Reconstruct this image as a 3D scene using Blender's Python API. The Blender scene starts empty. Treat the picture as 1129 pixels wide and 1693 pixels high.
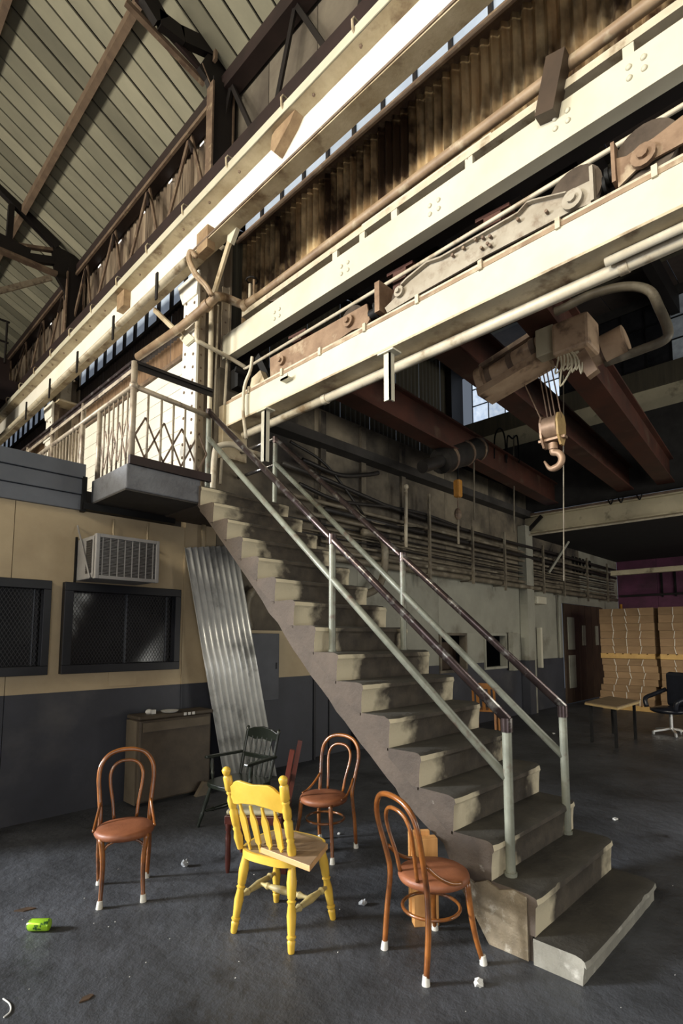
import bpy, math, random
from mathutils import Vector, Matrix
random.seed(7)
S = bpy.context.scene
COL = S.collection
# ---------------------------------------------------------------- camera
F = 889.0; PIT = math.radians(5.5); AZ = math.radians(44.3); CX = 564.5
CY = 1055 - F * math.tan(PIT); EYE = Vector((0, 0, 1.7))
cam = bpy.data.cameras.new('camera')
cam.sensor_width = 36; cam.lens = F * 36 / 1693; cam.shift_y = (CY - 846.5) / 1693
cam.clip_start = .05; cam.clip_end = 200
camo = bpy.data.objects.new('camera', cam); COL.objects.link(camo)
camo.location = EYE; camo.rotation_euler = (math.pi / 2 + PIT, 0, AZ - math.pi / 2)
S.camera = camo
# ---------------------------------------------------------------- light and exposure
S.view_settings.view_transform = 'Standard'; S.view_settings.look = 'None'
S.view_settings.exposure = 0.35; S.view_settings.gamma = 1.0
S.view_settings.use_curve_mapping = False
w = bpy.data.worlds.new('world'); S.world = w; w.use_nodes = True
bg = w.node_tree.nodes['Background']; bg.inputs[0].default_value = (.62, .72, .88, 1); bg.inputs[1].default_value = .16
def area(name, loc, target, sx, sy, power, col=(1, 1, 1)):
    l = bpy.data.lights.new(name, 'AREA'); l.shape = 'RECTANGLE'; l.size = sx; l.size_y = sy
    l.energy = power; l.color = col
    o = bpy.data.objects.new(name, l); COL.objects.link(o); o.location = loc
    o.rotation_euler = (Vector(target) - Vector(loc)).to_track_quat('-Z', 'Y').to_euler()
    return o
# daylight of the main hall: tall glazing in the opposite long wall, and its open freight door
for k, y in enumerate((-1.8, 2.6, 7.0, 11.4)):
    area('hall_glazing_daylight', (-8.6, y, 6.9), (3.5, y-.4, 5.9), 2.4, 1.8, 165, (1.0, .92, .76)).data.spread = math.radians(80)
area('low_glazing_daylight', (-8.6, 10.6, 4.8), (2.2, 2.4, .2), 2.2, 2.0, 380, (.93, .96, 1.0)).data.spread = math.radians(60)
area('yard_door_daylight', (-2.2, -3.3, 1.7), (2.0, 4.5, 1.0), 3.6, 3.0, 112, (.97, .97, 1.0))
area('lean_to_fill_light', (13.0, -6.6, 2.0), (15, 4.5, 1.0), 3, 3, 200, (1.0, .92, .8))  # added fill lamp for the dim right bay, its door is invented
area('bay_fill_light', (7.5, -6.6, 2.0), (8.5, 5.7, 3.0), 3, 3.2, 185, (.98, .97, .88))  # added fill lamp, brightens the bay's back wall and pipes

# ---------------------------------------------------------------- helpers
_f0 = Vector((math.cos(AZ), math.sin(AZ), 0)); _rt = Vector((math.sin(AZ), -math.cos(AZ), 0))
_fw = _f0 * math.cos(PIT) + Vector((0, 0, math.sin(PIT))); _up = Vector((0, 0, math.cos(PIT))) - _f0 * math.sin(PIT)
def P(px, py, ax, v):
    """the point of the place plane <ax> = v that the photograph shows at (px, py)"""
    d = _rt * ((px - CX) / F) - _up * ((py - CY) / F) + _fw
    i = 'xyz'.index(ax); t = (v - EYE[i]) / d[i]
    return EYE + d * t

class MB:
    def __init__(s): s.v = []; s.f = []; s.m = []; s.mi = 0
    def add(s, vs, fs):
        n = len(s.v); s.v += [Vector(a) for a in vs]; s.f += [tuple(i + n for i in f) for f in fs]
        s.m += [s.mi] * len(fs); return s
    def box(s, a, b, M=None):
        x0, y0, z0 = a; x1, y1, z1 = b
        if x0 > x1: x0, x1 = x1, x0
        if y0 > y1: y0, y1 = y1, y0
        if z0 > z1: z0, z1 = z1, z0
        vs = [Vector(q) for q in ((x0,y0,z0),(x1,y0,z0),(x1,y1,z0),(x0,y1,z0),(x0,y0,z1),(x1,y0,z1),(x1,y1,z1),(x0,y1,z1))]
        if M: vs = [M @ q for q in vs]
        return s.add(vs, [(3,2,1,0),(4,5,6,7),(0,1,5,4),(1,2,6,5),(2,3,7,6),(3,0,4,7)])
    def bar(s, p, q, w, h, up=(0, 0, 1)):
        """square bar from p to q, w across, h along up"""
        p = Vector(p); q = Vector(q); d = (q - p).normalized(); u = Vector(up)
        sd = d.cross(u)
        if sd.length < 1e-4: sd = d.cross(Vector((1, 0, 0)))
        sd.normalize(); u = sd.cross(d).normalized(); a = sd * w / 2; b = u * h / 2
        vs = [p - a - b, p + a - b, p + a + b, p - a + b, q - a - b, q + a - b, q + a + b, q - a + b]
        return s.add(vs, [(3,2,1,0),(4,5,6,7),(0,1,5,4),(1,2,6,5),(2,3,7,6),(3,0,4,7)])
    def tube(s, pts, r, n=10, cap=True, rs=None):
        pts = [Vector(p) for p in pts]; k = len(pts)
        t0 = (pts[1] - pts[0]).normalized()
        u = t0.cross(Vector((0, 0, 1)))
        if u.length < 1e-3: u = t0.cross(Vector((1, 0, 0)))
        u.normalize(); base = len(s.v); vs = []
        for i, p in enumerate(pts):
            if i == 0: t = t0
            elif i == k - 1: t = (pts[i] - pts[i-1]).normalized()
            else: t = ((pts[i+1] - p).normalized() + (p - pts[i-1]).normalized()).normalized()
            u = (u - t * u.dot(t)).normalized(); v = t.cross(u)
            rr = rs[i] if rs else r
            vs += [p + (u * math.cos(a) + v * math.sin(a)) * rr for a in (2 * math.pi * j / n for j in range(n))]
        fs = [(i*n+j, i*n+(j+1) % n, (i+1)*n+(j+1) % n, (i+1)*n+j) for i in range(k-1) for j in range(n)]
        if cap: fs += [tuple(range(n-1, -1, -1)), tuple((k-1)*n + j for j in range(n))]
        return s.add(vs, fs)
    def turned(s, p, q, prof, n=12):
        p = Vector(p); q = Vector(q)
        return s.tube([p + (q - p) * t for t, r in prof], 0, n, True, [r for t, r in prof])
    def prism(s, poly, ax, a, b):
        """poly: points (two coordinates left after dropping ax), extruded from a to b"""
        i = 'xyz'.index(ax); n = len(poly)
        ar = sum(poly[k][0]*poly[(k+1) % n][1] - poly[(k+1) % n][0]*poly[k][1] for k in range(n))
        if ar < 0: poly = poly[::-1]
        if a > b: a, b = b, a
        def mk(c, t):
            c = list(c); c.insert(i, t); return c
        vs = [mk(c, a) for c in poly] + [mk(c, b) for c in poly]
        fs = [tuple(range(n-1, -1, -1)), tuple(range(n, 2*n))] + [(k, (k+1) % n, n+(k+1) % n, n+k) for k in range(n)]
        if ax == 'y': fs = [f[::-1] for f in fs]
        return s.add(vs, fs)
    def ibeam(s, x0, x1, z0, z1, y0, y1, tf=.03, tw=.02):
        c = (x0 + x1) / 2
        return s.prism([(x0,z0),(x1,z0),(x1,z0+tf),(c+tw,z0+tf),(c+tw,z1-tf),(x1,z1-tf),(x1,z1),(x0,z1),(x0,z1-tf),(c-tw,z1-tf),(c-tw,z0+tf),(x0,z0+tf)], 'y', y0, y1)
    def ball(s, c, r, n=8, m=5, sq=(1, 1, 1)):
        c = Vector(c); vs = [c + Vector((0, 0, r*sq[2]))]
        for i in range(1, m):
            t = math.pi * i / m
            vs += [c + Vector((r*sq[0]*math.sin(t)*math.cos(2*math.pi*j/n), r*sq[1]*math.sin(t)*math.sin(2*math.pi*j/n), r*sq[2]*math.cos(t))) for j in range(n)]
        vs.append(c - Vector((0, 0, r*sq[2]))); L = len(vs) - 1
        fs = [(0, 1+j, 1+(j+1) % n) for j in range(n)]
        fs += [(1+(i-1)*n+j, 1+i*n+j, 1+i*n+(j+1) % n, 1+(i-1)*n+(j+1) % n) for i in range(1, m-1) for j in range(n)]
        fs += [(L, 1+(m-2)*n+(j+1) % n, 1+(m-2)*n+j) for j in range(n)]
        return s.add(vs, fs)
    def corr(s, u0, uv, dv, wlen, pitch, amp, nrm, th=.0015, seg=8):
        """corrugated sheet: from u0 along unit uv for wlen, swept by vector dv, waves along nrm"""
        u0 = Vector(u0); uv = Vector(uv); dv = Vector(dv); nrm = Vector(nrm)
        n = max(4, int(round(wlen / pitch * seg))); vs = []
        for k in (0, 1):
            for j in (0, 1):
                for i in range(n + 1):
                    t = wlen * i / n
                    vs.append(u0 + uv*t + dv*j + nrm*(amp*math.cos(2*math.pi*t/pitch) - th*2*k))
        N = n + 1; fs = []
        for i in range(n):
            fs.append((i, i+1, N+i+1, N+i)); fs.append((2*N+i, 3*N+i, 3*N+i+1, 2*N+i+1))
            fs.append((i, 2*N+i, 2*N+i+1, i+1)); fs.append((N+i, N+i+1, 3*N+i+1, 3*N+i))
        fs.append((0, N, 3*N, 2*N)); fs.append((n, 2*N+n, 3*N+n, N+n))
        return s.add(vs, fs)
    def build(s, name, mats, parent=None, world=True, smooth=False, bevel=0, subsurf=0):
        if not isinstance(mats, (list, tuple)): mats = [mats]
        off = Vector((0, 0, 0)); loc = Vector((0, 0, 0))
        if parent is None:
            xs = [v.x for v in s.v]; ys = [v.y for v in s.v]; zs = [v.z for v in s.v]
            loc = Vector(((min(xs)+max(xs))/2, (min(ys)+max(ys))/2, min(zs))); off = loc
        elif world:
            p = parent
            while p: off = off + p.location; p = p.parent
        me = bpy.data.meshes.new(name)
        me.from_pydata([tuple(v - off) for v in s.v], [], s.f)
        for m in mats: me.materials.append(m)
        if len(mats) > 1: me.polygons.foreach_set('material_index', s.m)
        if smooth is not False:
            me.polygons.foreach_set('use_smooth', [True] * len(s.f))
            if smooth is not True: me.set_sharp_from_angle(angle=math.radians(smooth))
        me.update()
        o = bpy.data.objects.new(name, me); COL.objects.link(o)
        o.location = loc; o.parent = parent
        if bevel:
            b = o.modifiers.new('bevel', 'BEVEL'); b.width = bevel; b.segments = 2; b.limit_method = 'ANGLE'; b.angle_limit = math.radians(40)
        if subsurf:
            b = o.modifiers.new('sub', 'SUBSURF'); b.levels = b.render_levels = subsurf
        return o
def tag(o, label=None, cat=None, group=None, kind=None):
    if label: o['label'] = label
    if cat: o['category'] = cat
    if group: o['group'] = group
    if kind: o['kind'] = kind
    return o
def thing(name, label, cat, loc=(0, 0, 0), rz=0, group=None):
    o = bpy.data.objects.new(name, None); COL.objects.link(o); o.empty_display_size = .1
    o.location = loc; o.rotation_euler = (0, 0, rz)
    return tag(o, label, cat, group)
def struct(o, label=None): return tag(o, label, kind='structure')
def room(name, loc=(0, 0, 0), label=None):
    o = bpy.data.objects.new(name, None); COL.objects.link(o); o.empty_display_size = .1; o.location = loc
    return tag(o, label, kind='structure')
def dup(o, parent=None, loc=None):
    c = o.copy(); COL.objects.link(c)
    if parent is not None: c.parent = parent
    if loc is not None: c.location = loc
    return c
def dup_tree(root, loc, rz, label, group=None):
    r = root.copy(); COL.objects.link(r); r.location = loc; r.rotation_euler = (0, 0, rz); tag(r, label, None, group)
    for ch in list(root.children):
        c = ch.copy(); COL.objects.link(c); c.parent = r
        for g in list(ch.children):
            d = g.copy(); COL.objects.link(d); d.parent = c
    return r
def arc(c, r, a0, a1, n, ux=(1, 0, 0), uy=(0, 0, 1)):
    c = Vector(c); ux = Vector(ux); uy = Vector(uy)
    return [c + ux*(r*math.cos(a0+(a1-a0)*i/n)) + uy*(r*math.sin(a0+(a1-a0)*i/n)) for i in range(n+1)]
def smooth_path(pts, n=6):
    """Catmull-Rom through pts"""
    p = [Vector(a) for a in pts]; p = [p[0]*2 - p[1]] + p + [p[-1]*2 - p[-2]]; out = []
    for i in range(1, len(p)-2):
        for k in range(n):
            t = k/n; a, b, c, d = p[i-1], p[i], p[i+1], p[i+2]
            out.append(.5*((2*b)+(c-a)*t+(2*a-5*b+4*c-d)*t*t+(3*b-a-3*c+d)*t**3))
    out.append(p[-2]); return out

# ---------------------------------------------------------------- materials
MATS = {}
def mat(name, c1, c2=None, sc=6, rough=.6, metal=0, bump=0, bsc=60, c3=None, sc3=1.5, th3=.55, soft3=.08, stretch=(1, 1, 1), str3=None, rnd=0, spec=.4, det=5, emis=0, coat=0):
    m = bpy.data.materials.new(name); m.use_nodes = True; nt = m.node_tree; N = nt.nodes; L = nt.links
    b = N['Principled BSDF']; b.inputs['Roughness'].default_value = rough; b.inputs['Metallic'].default_value = metal
    b.inputs['Specular IOR Level'].default_value = spec
    if coat: b.inputs['Coat Weight'].default_value = coat; b.inputs['Coat Roughness'].default_value = .2
    tc = N.new('ShaderNodeTexCoord'); oi = N.new('ShaderNodeObjectInfo')
    off = N.new('ShaderNodeVectorMath'); off.operation = 'MULTIPLY_ADD'
    cmb = N.new('ShaderNodeCombineXYZ')
    for k in range(3): L.new(oi.outputs['Random'], cmb.inputs[k])
    off.inputs[1].default_value = (13.7, 27.1, 41.3)
    L.new(cmb.outputs[0], off.inputs[0]); L.new(tc.outputs['Object'], off.inputs[2])
    def noise(scale, st, detail=det):
        mp = N.new('ShaderNodeMapping'); mp.inputs['Scale'].default_value = st
        L.new(off.outputs[0], mp.inputs['Vector'])
        n = N.new('ShaderNodeTexNoise'); n.inputs['Scale'].default_value = scale; n.inputs['Detail'].default_value = detail
        n.inputs['Roughness'].default_value = .62
        L.new(mp.outputs[0], n.inputs['Vector']); return n
    def ramp(src, a, bb):
        r = N.new('ShaderNodeMapRange'); r.inputs[1].default_value = a; r.inputs[2].default_value = bb
        L.new(src, r.inputs[0]); return r.outputs[0]
    def mix(f, a, bcol):
        x = N.new('ShaderNodeMix'); x.data_type = 'RGBA'
        if isinstance(f, float): x.inputs[0].default_value = f
        else: L.new(f, x.inputs[0])
        for i, cc in ((6, a), (7, bcol)):
            if isinstance(cc, tuple): x.inputs[i].default_value = (*cc, 1)
            else: L.new(cc, x.inputs[i])
        return x.outputs[2]
    c2 = c2 or tuple(v*.72 for v in c1)
    n1 = noise(sc, stretch); col = mix(ramp(n1.outputs['Fac'], .32, .68), c1, c2)
    if c3:
        n3 = noise(sc3, str3 or stretch); col = mix(ramp(n3.outputs['Fac'], th3 - soft3, th3 + soft3), col, c3)
    if rnd:
        hv = N.new('ShaderNodeHueSaturation'); mr = N.new('ShaderNodeMapRange')
        mr.inputs[3].default_value = 1 - rnd; mr.inputs[4].default_value = 1 + rnd
        L.new(oi.outputs['Random'], mr.inputs[0]); L.new(mr.outputs[0], hv.inputs['Value']); L.new(col, hv.inputs['Color']); col = hv.outputs[0]
    L.new(col, b.inputs['Base Color'])
    if emis:
        L.new(col, b.inputs['Emission Color']); b.inputs['Emission Strength'].default_value = emis
    if bump:
        n4 = noise(bsc, (1, 1, 1), 6); bp = N.new('ShaderNodeBump'); bp.inputs['Strength'].default_value = bump; bp.inputs['Distance'].default_value = .02
        L.new(n4.outputs['Fac'], bp.inputs['Height']); L.new(bp.outputs[0], b.inputs['Normal'])
    MATS[name] = m; return m
M_floor = mat('floor_concrete', (.078, .082, .091), (.030, .031, .033), 1.3, .46, bump=.9, bsc=9, c3=(.016, .015, .014), sc3=2.2, th3=.66, soft3=.06, spec=.35, det=9)
M_beige = mat('beige_paint', (.50, .40, .25), (.40, .31, .19), 1.7, .6, bump=.05, bsc=90)
M_navy = mat('navy_paint', (.052, .055, .068), (.036, .038, .046), 1.5, .55, bump=.08, bsc=40, c3=(.075, .075, .08), sc3=1.1, th3=.66)
M_navydk = mat('window_frame_paint', (.012, .013, .018), (.007, .008, .011), 5, .45)
M_fascia = mat('slate_blue_paint', (.13, .142, .165), (.10, .11, .128), 2, .55, bump=.05)
M_slab = mat('balcony_slab_paint', (.19, .20, .215), (.11, .11, .12), 3, .75, bump=.5, bsc=25, c3=(.06, .055, .05), sc3=3.2, th3=.64)
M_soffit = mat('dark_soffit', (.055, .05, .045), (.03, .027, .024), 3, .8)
M_cream = mat('cream_steel_paint', (.64, .61, .49), (.53, .50, .39), 1.6, .42, bump=.06, bsc=18, c3=(.16, .13, .09), sc3=7, th3=.755, soft3=.015)
M_creamdirt = mat('dirty_cream_paint', (.60, .52, .37), (.36, .28, .17), 2.4, .55, bump=.2, bsc=20, c3=(.16, .10, .055), sc3=2.5, th3=.60, soft3=.07)
M_white = mat('white_siding_paint', (.92, .90, .82), (.84, .81, .72), 2.2, .5, bump=.08, bsc=20)
M_colside = mat('column_dirty_paint', (.40, .34, .25), (.22, .17, .12), 2.2, .6, bump=.15, c3=(.07, .045, .035), sc3=1.6, th3=.60, stretch=(1, 1, .35))
M_dark = mat('dark_truss_steel', (.014, .010, .009), (.007, .005, .005), 3, .65)
M_darkred = mat('dark_red_crane_paint', (.095, .032, .02), (.045, .02, .014), 2, .55, c3=(.10, .06, .04), sc3=3, th3=.66)
M_purple = mat('dark_plum_steel', (.034, .019, .018), (.02, .012, .011), 3, .6)
M_brownsteel = mat('brown_steel', (.22, .155, .105), (.11, .07, .05), 5, .6, c3=(.36, .28, .18), sc3=8, th3=.66)
M_rust = mat('rusty_truck_steel', (.30, .20, .125), (.16, .095, .055), 5, .65, bump=.2, bsc=30, c3=(.46, .37, .25), sc3=3.5, th3=.62)
M_truckgrey = mat('truck_grey_paint', (.40, .36, .29), (.28, .24, .18), 4, .6, bump=.15, bsc=25, c3=(.16, .11, .07), sc3=5, th3=.64)
M_black = mat('black_iron', (.010, .010, .010), (.006, .006, .006), 6, .6, spec=.2)
M_roof = mat('roof_board', (.36, .34, .25), (.25, .24, .18), 1.2, .6, rnd=.34, stretch=(.5, 1, 1), bump=.03)
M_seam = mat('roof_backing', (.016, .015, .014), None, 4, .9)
M_purlin = mat('purlin_timber', (.19, .13, .085), (.12, .08, .055), 6, .7)
M_corr = mat('rust_and_shade_corrugated', (.80, .62, .36), (.46, .28, .13), 1.6, .42, c3=(.035, .018, .009), sc3=.95, th3=.47, soft3=.10, stretch=(6, 6, .55), str3=(1.4, 1.4, 1.0), rnd=.12)  # rust and soot, the large dark patches also paint in the runway's shade
M_corr2 = mat('upper_brown_siding', (.40, .32, .23), (.20, .145, .10), 2.5, .6, c3=(.075, .05, .035), sc3=1.4, th3=.52, stretch=(5, 5, .3), rnd=.2)
M_upgrey = mat('upper_stained_panel', (.20, .175, .135), (.12, .10, .08), 1.4, .7, c3=(.075, .06, .05), sc3=1.0, th3=.56, soft3=.14, rnd=.15)
M_brownsid = mat('brown_vertical_siding', (.30, .185, .10), (.16, .09, .045), 4, .6, stretch=(6, 6, .4), rnd=.2)
M_darksid = mat('dark_siding', (.045, .033, .03), (.025, .019, .018), 4, .6, stretch=(6, 6, .4))
M_pane = mat('daylit_frosted_glass', (.40, .47, .58), (.30, .36, .46), 3, .25, emis=.28, rnd=.12)
M_panebr = mat('daylit_cracked_glass', (.78, .88, 1.0), (.50, .62, .80), 9, .2, emis=.75, rnd=.25)
M_panedim = mat('grimy_glass', (.33, .36, .38), (.20, .22, .235), 6, .3, emis=.13, rnd=.25)
M_glassdk = mat('dark_office_glass', (.03, .03, .033), (.014, .014, .016), 3, .12, spec=.6)
M_concrete = mat('stair_side_concrete', (.098, .074, .055), (.052, .040, .031), 2.2, .8, bump=.5, bsc=22, c3=(.20, .18, .15), sc3=9, th3=.72, soft3=.03)
M_tread = mat('dirty_tread', (.06, .054, .043), (.032, .029, .024), 4, .8, bump=.35, bsc=30)
M_pipe = mat('cream_pipe', (.62, .56, .43), (.44, .38, .28), 5, .42, c3=(.24, .17, .10), sc3=5, th3=.64)
M_pipebrown = mat('brown_stained_pipe', (.36, .26, .165), (.20, .13, .08), 4, .5, c3=(.48, .40, .28), sc3=5, th3=.62)
M_pipedk = mat('grimy_pipe', (.21, .18, .13), (.10, .083, .06), 4, .5, c3=(.32, .29, .22), sc3=2.5, th3=.63)
M_pipeblk = mat('black_conduit', (.03, .027, .024), (.016, .014, .013), 5, .45)
M_railgrey = mat('grey_green_rail_paint', (.24, .25, .20), (.14, .145, .115), 5, .42, metal=.1, c3=(.12, .085, .065), sc3=9, th3=.63)
M_raildk = mat('worn_dark_rail', (.10, .072, .068), (.055, .04, .04), 8, .28, metal=.75, c3=(.38, .37, .34), sc3=9, th3=.62, spec=.6)
M_railbr = mat('balcony_rail_paint', (.42, .36, .27), (.26, .21, .155), 6, .45, metal=.2, c3=(.13, .095, .07), sc3=7, th3=.6)
M_steelrail = mat('polished_steel_rail', (.30, .29, .28), (.16, .15, .15), 8, .22, metal=.9)
M_wallgrey = mat('grey_green_wall_paint', (.34, .335, .275), (.25, .245, .20), 1.3, .65, bump=.06, c3=(.13, .115, .085), sc3=1.5, th3=.66, soft3=.12)
M_soot = mat('sooty_plaster', (.30, .255, .18), (.17, .14, .10), 1.1, .8, bump=.15, c3=(.035, .03, .026), sc3=.75, th3=.50, soft3=.14)
M_upsid = mat('olive_dark_siding', (.10, .085, .055), (.065, .055, .038), 3, .7, stretch=(5, 5, .3))
M_rbroof = mat('bay_roof_board', (.075, .055, .045), (.04, .03, .026), 2, .8, rnd=.25)
M_bandcream = mat('grimy_cream_band', (.60, .53, .36), (.46, .40, .27), 2, .6, c3=(.15, .12, .08), sc3=2.5, th3=.64)
M_plumwall = mat('dark_plum_wall', (.17, .05, .11), (.075, .03, .05), 1.2, .7)
M_ac = mat('grey_appliance_enamel', (.33, .32, .31), (.25, .24, .23), 5, .45)
M_acdk = mat('dark_grille', (.035, .032, .03), (.02, .018, .017), 6, .5)
M_galv = mat('galvanised_sheet', (.86, .86, .82), (.66, .66, .63), 4, .32, metal=.35, c3=(.32, .32, .30), sc3=2.5, th3=.64)
M_crate = mat('brown_wrapped_crate', (.085, .066, .045), (.05, .038, .027), 4, .6, bump=.4, bsc=7)
M_crateside = mat('crate_side_board', (.15, .12, .085), (.10, .08, .055), 4, .7)
M_bent = mat('varnished_bentwood', (.36, .125, .022), (.15, .045, .010), 6, .3, c3=(.03, .012, .007), sc3=3.2, th3=.56, soft3=.12, coat=.7)
M_bentseat = mat('russet_seat_pad', (.29, .105, .045), (.17, .058, .026), 5, .5, bump=.12, bsc=30)
M_rubber = mat('white_rubber_tip', (.78, .76, .68), (.62, .60, .52), 12, .5)
M_yellow = mat('yellow_chair_paint', (.76, .50, .07), (.62, .38, .045), 7, .36, c3=(.22, .13, .045), sc3=9, th3=.745, soft3=.03, coat=.15)
M_yelseat = mat('dusty_yellow_seat', (.36, .25, .11), (.23, .16, .08), 6, .6)
M_yelbot = mat('worn_stretcher', (.55, .43, .16), (.30, .25, .13), 7, .5)
M_pine = mat('bare_pine_board', (.66, .40, .18), (.52, .29, .12), 3, .55, stretch=(7, 1, 7))
M_pinetop = mat('weathered_board', (.34, .225, .125), (.22, .145, .085), 3, .65, stretch=(1, 6, 6))
M_pineup = mat('bare_pine_block', (.74, .40, .15), (.56, .27, .085), 3, .5, stretch=(8, 8, .6))
M_green = mat('dark_green_chair_paint', (.022, .028, .02), (.012, .016, .012), 6, .3, coat=.4)
M_mahog = mat('mahogany_wood', (.10, .024, .016), (.05, .013, .01), 6, .3, coat=.4)
M_creamseat = mat('cream_upholstery', (.36, .33, .22), (.27, .25, .16), 7, .8)
M_wood = mat('orange_varnished_wood', (.50, .22, .06), (.36, .14, .035), 6, .35)
M_card = mat('corrugated_cardboard', (.31, .20, .105), (.25, .155, .08), 3, .75, rnd=.14, stretch=(1, 1, 5))
M_cardedge = mat('white_card_edge', (.75, .70, .60), None, 8, .7)
M_pallet = mat('pallet_wood', (.60, .38, .13), (.45, .27, .09), 4, .65)
M_leather = mat('black_leather', (.016, .018, .026), (.009, .01, .014), 5, .3)
M_tabletop = mat('table_top_board', (.26, .19, .115), (.18, .13, .08), 4, .5)
M_tableedge = mat('table_edge', (.58, .43, .21), None, 6, .5)
M_doorbr = mat('brown_door', (.075, .048, .03), (.045, .03, .02), 3, .5)
M_orange = mat('orange_hoist_paint', (.62, .30, .05), (.42, .18, .03), 6, .5)
M_hook = mat('hook_steel', (.40, .27, .18), (.22, .14, .09), 6, .5, metal=.3)
M_hoist = mat('tan_hoist_paint', (.52, .37, .24), (.36, .235, .145), 4, .55, c3=(.08, .05, .035), sc3=4, th3=.62)
M_can = mat('lime_can', (.42, .72, .04), (.28, .55, .03), 4, .25, metal=.35, c3=(.03, .09, .03), sc3=22, th3=.56, soft3=.03)
M_alu = mat('bare_aluminium', (.75, .75, .74), None, 8, .3, metal=.8)
M_paper = mat('white_litter', (.74, .73, .68), (.55, .54, .50), 20, .6)
M_clear = mat('clear_plastic_litter', (.45, .47, .48), (.28, .29, .30), 25, .15)
M_leaf = mat('brown_leaf', (.09, .05, .025), (.05, .03, .016), 9, .7)
M_gusset = mat('rust_plate', (.38, .27, .16), (.22, .14, .08), 7, .6)
# riser: cream paint that survives at both ends, walked and kicked bare in the middle
def riser_mat():
    m = mat('riser_worn_paint', (.075, .06, .042), (.034, .027, .02), 7, .75, bump=.25, bsc=30)
    nt = m.node_tree; N = nt.nodes; L = nt.links; b = N['Principled BSDF']
    old = b.inputs['Base Color'].links[0].from_socket
    tc = N.new('ShaderNodeTexCoord'); sx = N.new('ShaderNodeSeparateXYZ'); L.new(tc.outputs['Object'], sx.inputs[0])
    ab = N.new('ShaderNodeMath'); ab.operation = 'ABSOLUTE'
    sh = N.new('ShaderNodeMath'); sh.operation = 'ADD'; sh.inputs[1].default_value = -.06
    L.new(sx.outputs[0], sh.inputs[0]); L.new(sh.outputs[0], ab.inputs[0])
    oi = N.new('ShaderNodeObjectInfo'); ns = N.new('ShaderNodeTexNoise'); ns.inputs['Scale'].default_value = 7; ns.inputs['Detail'].default_value = 5
    ns.noise_dimensions = '4D'; wm = N.new('ShaderNodeMath'); wm.operation = 'MULTIPLY'; wm.inputs[1].default_value = 37
    L.new(oi.outputs['Random'], wm.inputs[0]); L.new(wm.outputs[0], ns.inputs['W']); L.new(tc.outputs['Object'], ns.inputs['Vector'])
    ad = N.new('ShaderNodeMath'); ad.operation = 'MULTIPLY_ADD'; ad.inputs[1].default_value = .5; L.new(ns.outputs['Fac'], ad.inputs[0]); L.new(ab.outputs[0], ad.inputs[2])
    mr = N.new('ShaderNodeMapRange'); mr.inputs[1].default_value = .60; mr.inputs[2].default_value = .74; L.new(ad.outputs[0], mr.inputs[0])
    x = N.new('ShaderNodeMix'); x.data_type = 'RGBA'; x.inputs[7].default_value = (.56, .49, .34, 1)
    L.new(mr.outputs[0], x.inputs[0]); L.new(old, x.inputs[6]); L.new(x.outputs[2], b.inputs['Base Color'])
    return m
M_riser = riser_mat()

# ================================================================ THE SETTING
YW = 5.7                                           # face of the back wall
fm = MB()
nx, ny = 80, 80
FX0, FX1, FY0, FY1 = -9.0, 18.6, -7.0, 24.0
fm.add([(FX0, FY0, 0), (FX1, FY0, 0), (FX1, FY1, 0), (FX0, FY1, 0), (FX0, FY0, -.3), (FX1, FY0, -.3), (FX1, FY1, -.3), (FX0, FY1, -.3)],
       [(0, 1, 2, 3), (7, 6, 5, 4), (0, 4, 5, 1), (1, 5, 6, 2), (2, 6, 7, 3), (3, 7, 4, 0)])
floor = struct(fm.build('floor', M_floor), 'dark stained concrete floor')

# back wall, office part and pipe wall
wb = room('wall_back', (0, YW, 0), 'back wall painted beige over navy, grey and sooty further right')
def panel(x0, x1, z0, z1, m, par=wb, y0=YW, y1=YW + .12, name='wall_panel'):
    return MB().box((x0 + .003, y0, z0), (x1 - .003, y1, z1)).build(name, m, par)
ZN = 1.174
for x0, x1 in ((.2, 1.42), (1.42, 3.2), (3.2, 5.26)): panel(x0, x1, 0, ZN, M_navy)
W1 = (.45, 1.755); W2 = (1.875, 3.13); WZ = (1.35, 2.255)
panel(.2, 1.42, ZN, WZ[0], M_beige); panel(1.42, 3.2, ZN, WZ[0], M_beige)
panel(.2, W1[0], *WZ, M_beige); panel(W1[1], W2[0], *WZ, M_beige); panel(W2[1], 3.2, *WZ, M_beige)
panel(.2, 1.42, WZ[1], 3.0, M_beige); panel(1.42, 3.2, WZ[1], 3.0, M_beige)
panel(3.2, 3.62, ZN, 3.2, M_beige); panel(3.62, 5.26, ZN, 1.8, M_beige); panel(3.62, 5.26, 1.8, 3.2, M_soot)
panel(3.62, 5.26, 3.2, 5.15, M_soot)
MB().box((2.36, YW - .006, 1.20), (2.66, YW, 1.36)).build('patch_board', M_beige, wb)
MB().box((3.19, YW - .012, ZN), (3.21, YW, 3.0)).build('batten', M_beige, wb); MB().box((3.192, YW - .01, 0), (3.208, YW, ZN)).build('batten', M_navy, wb)
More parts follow.
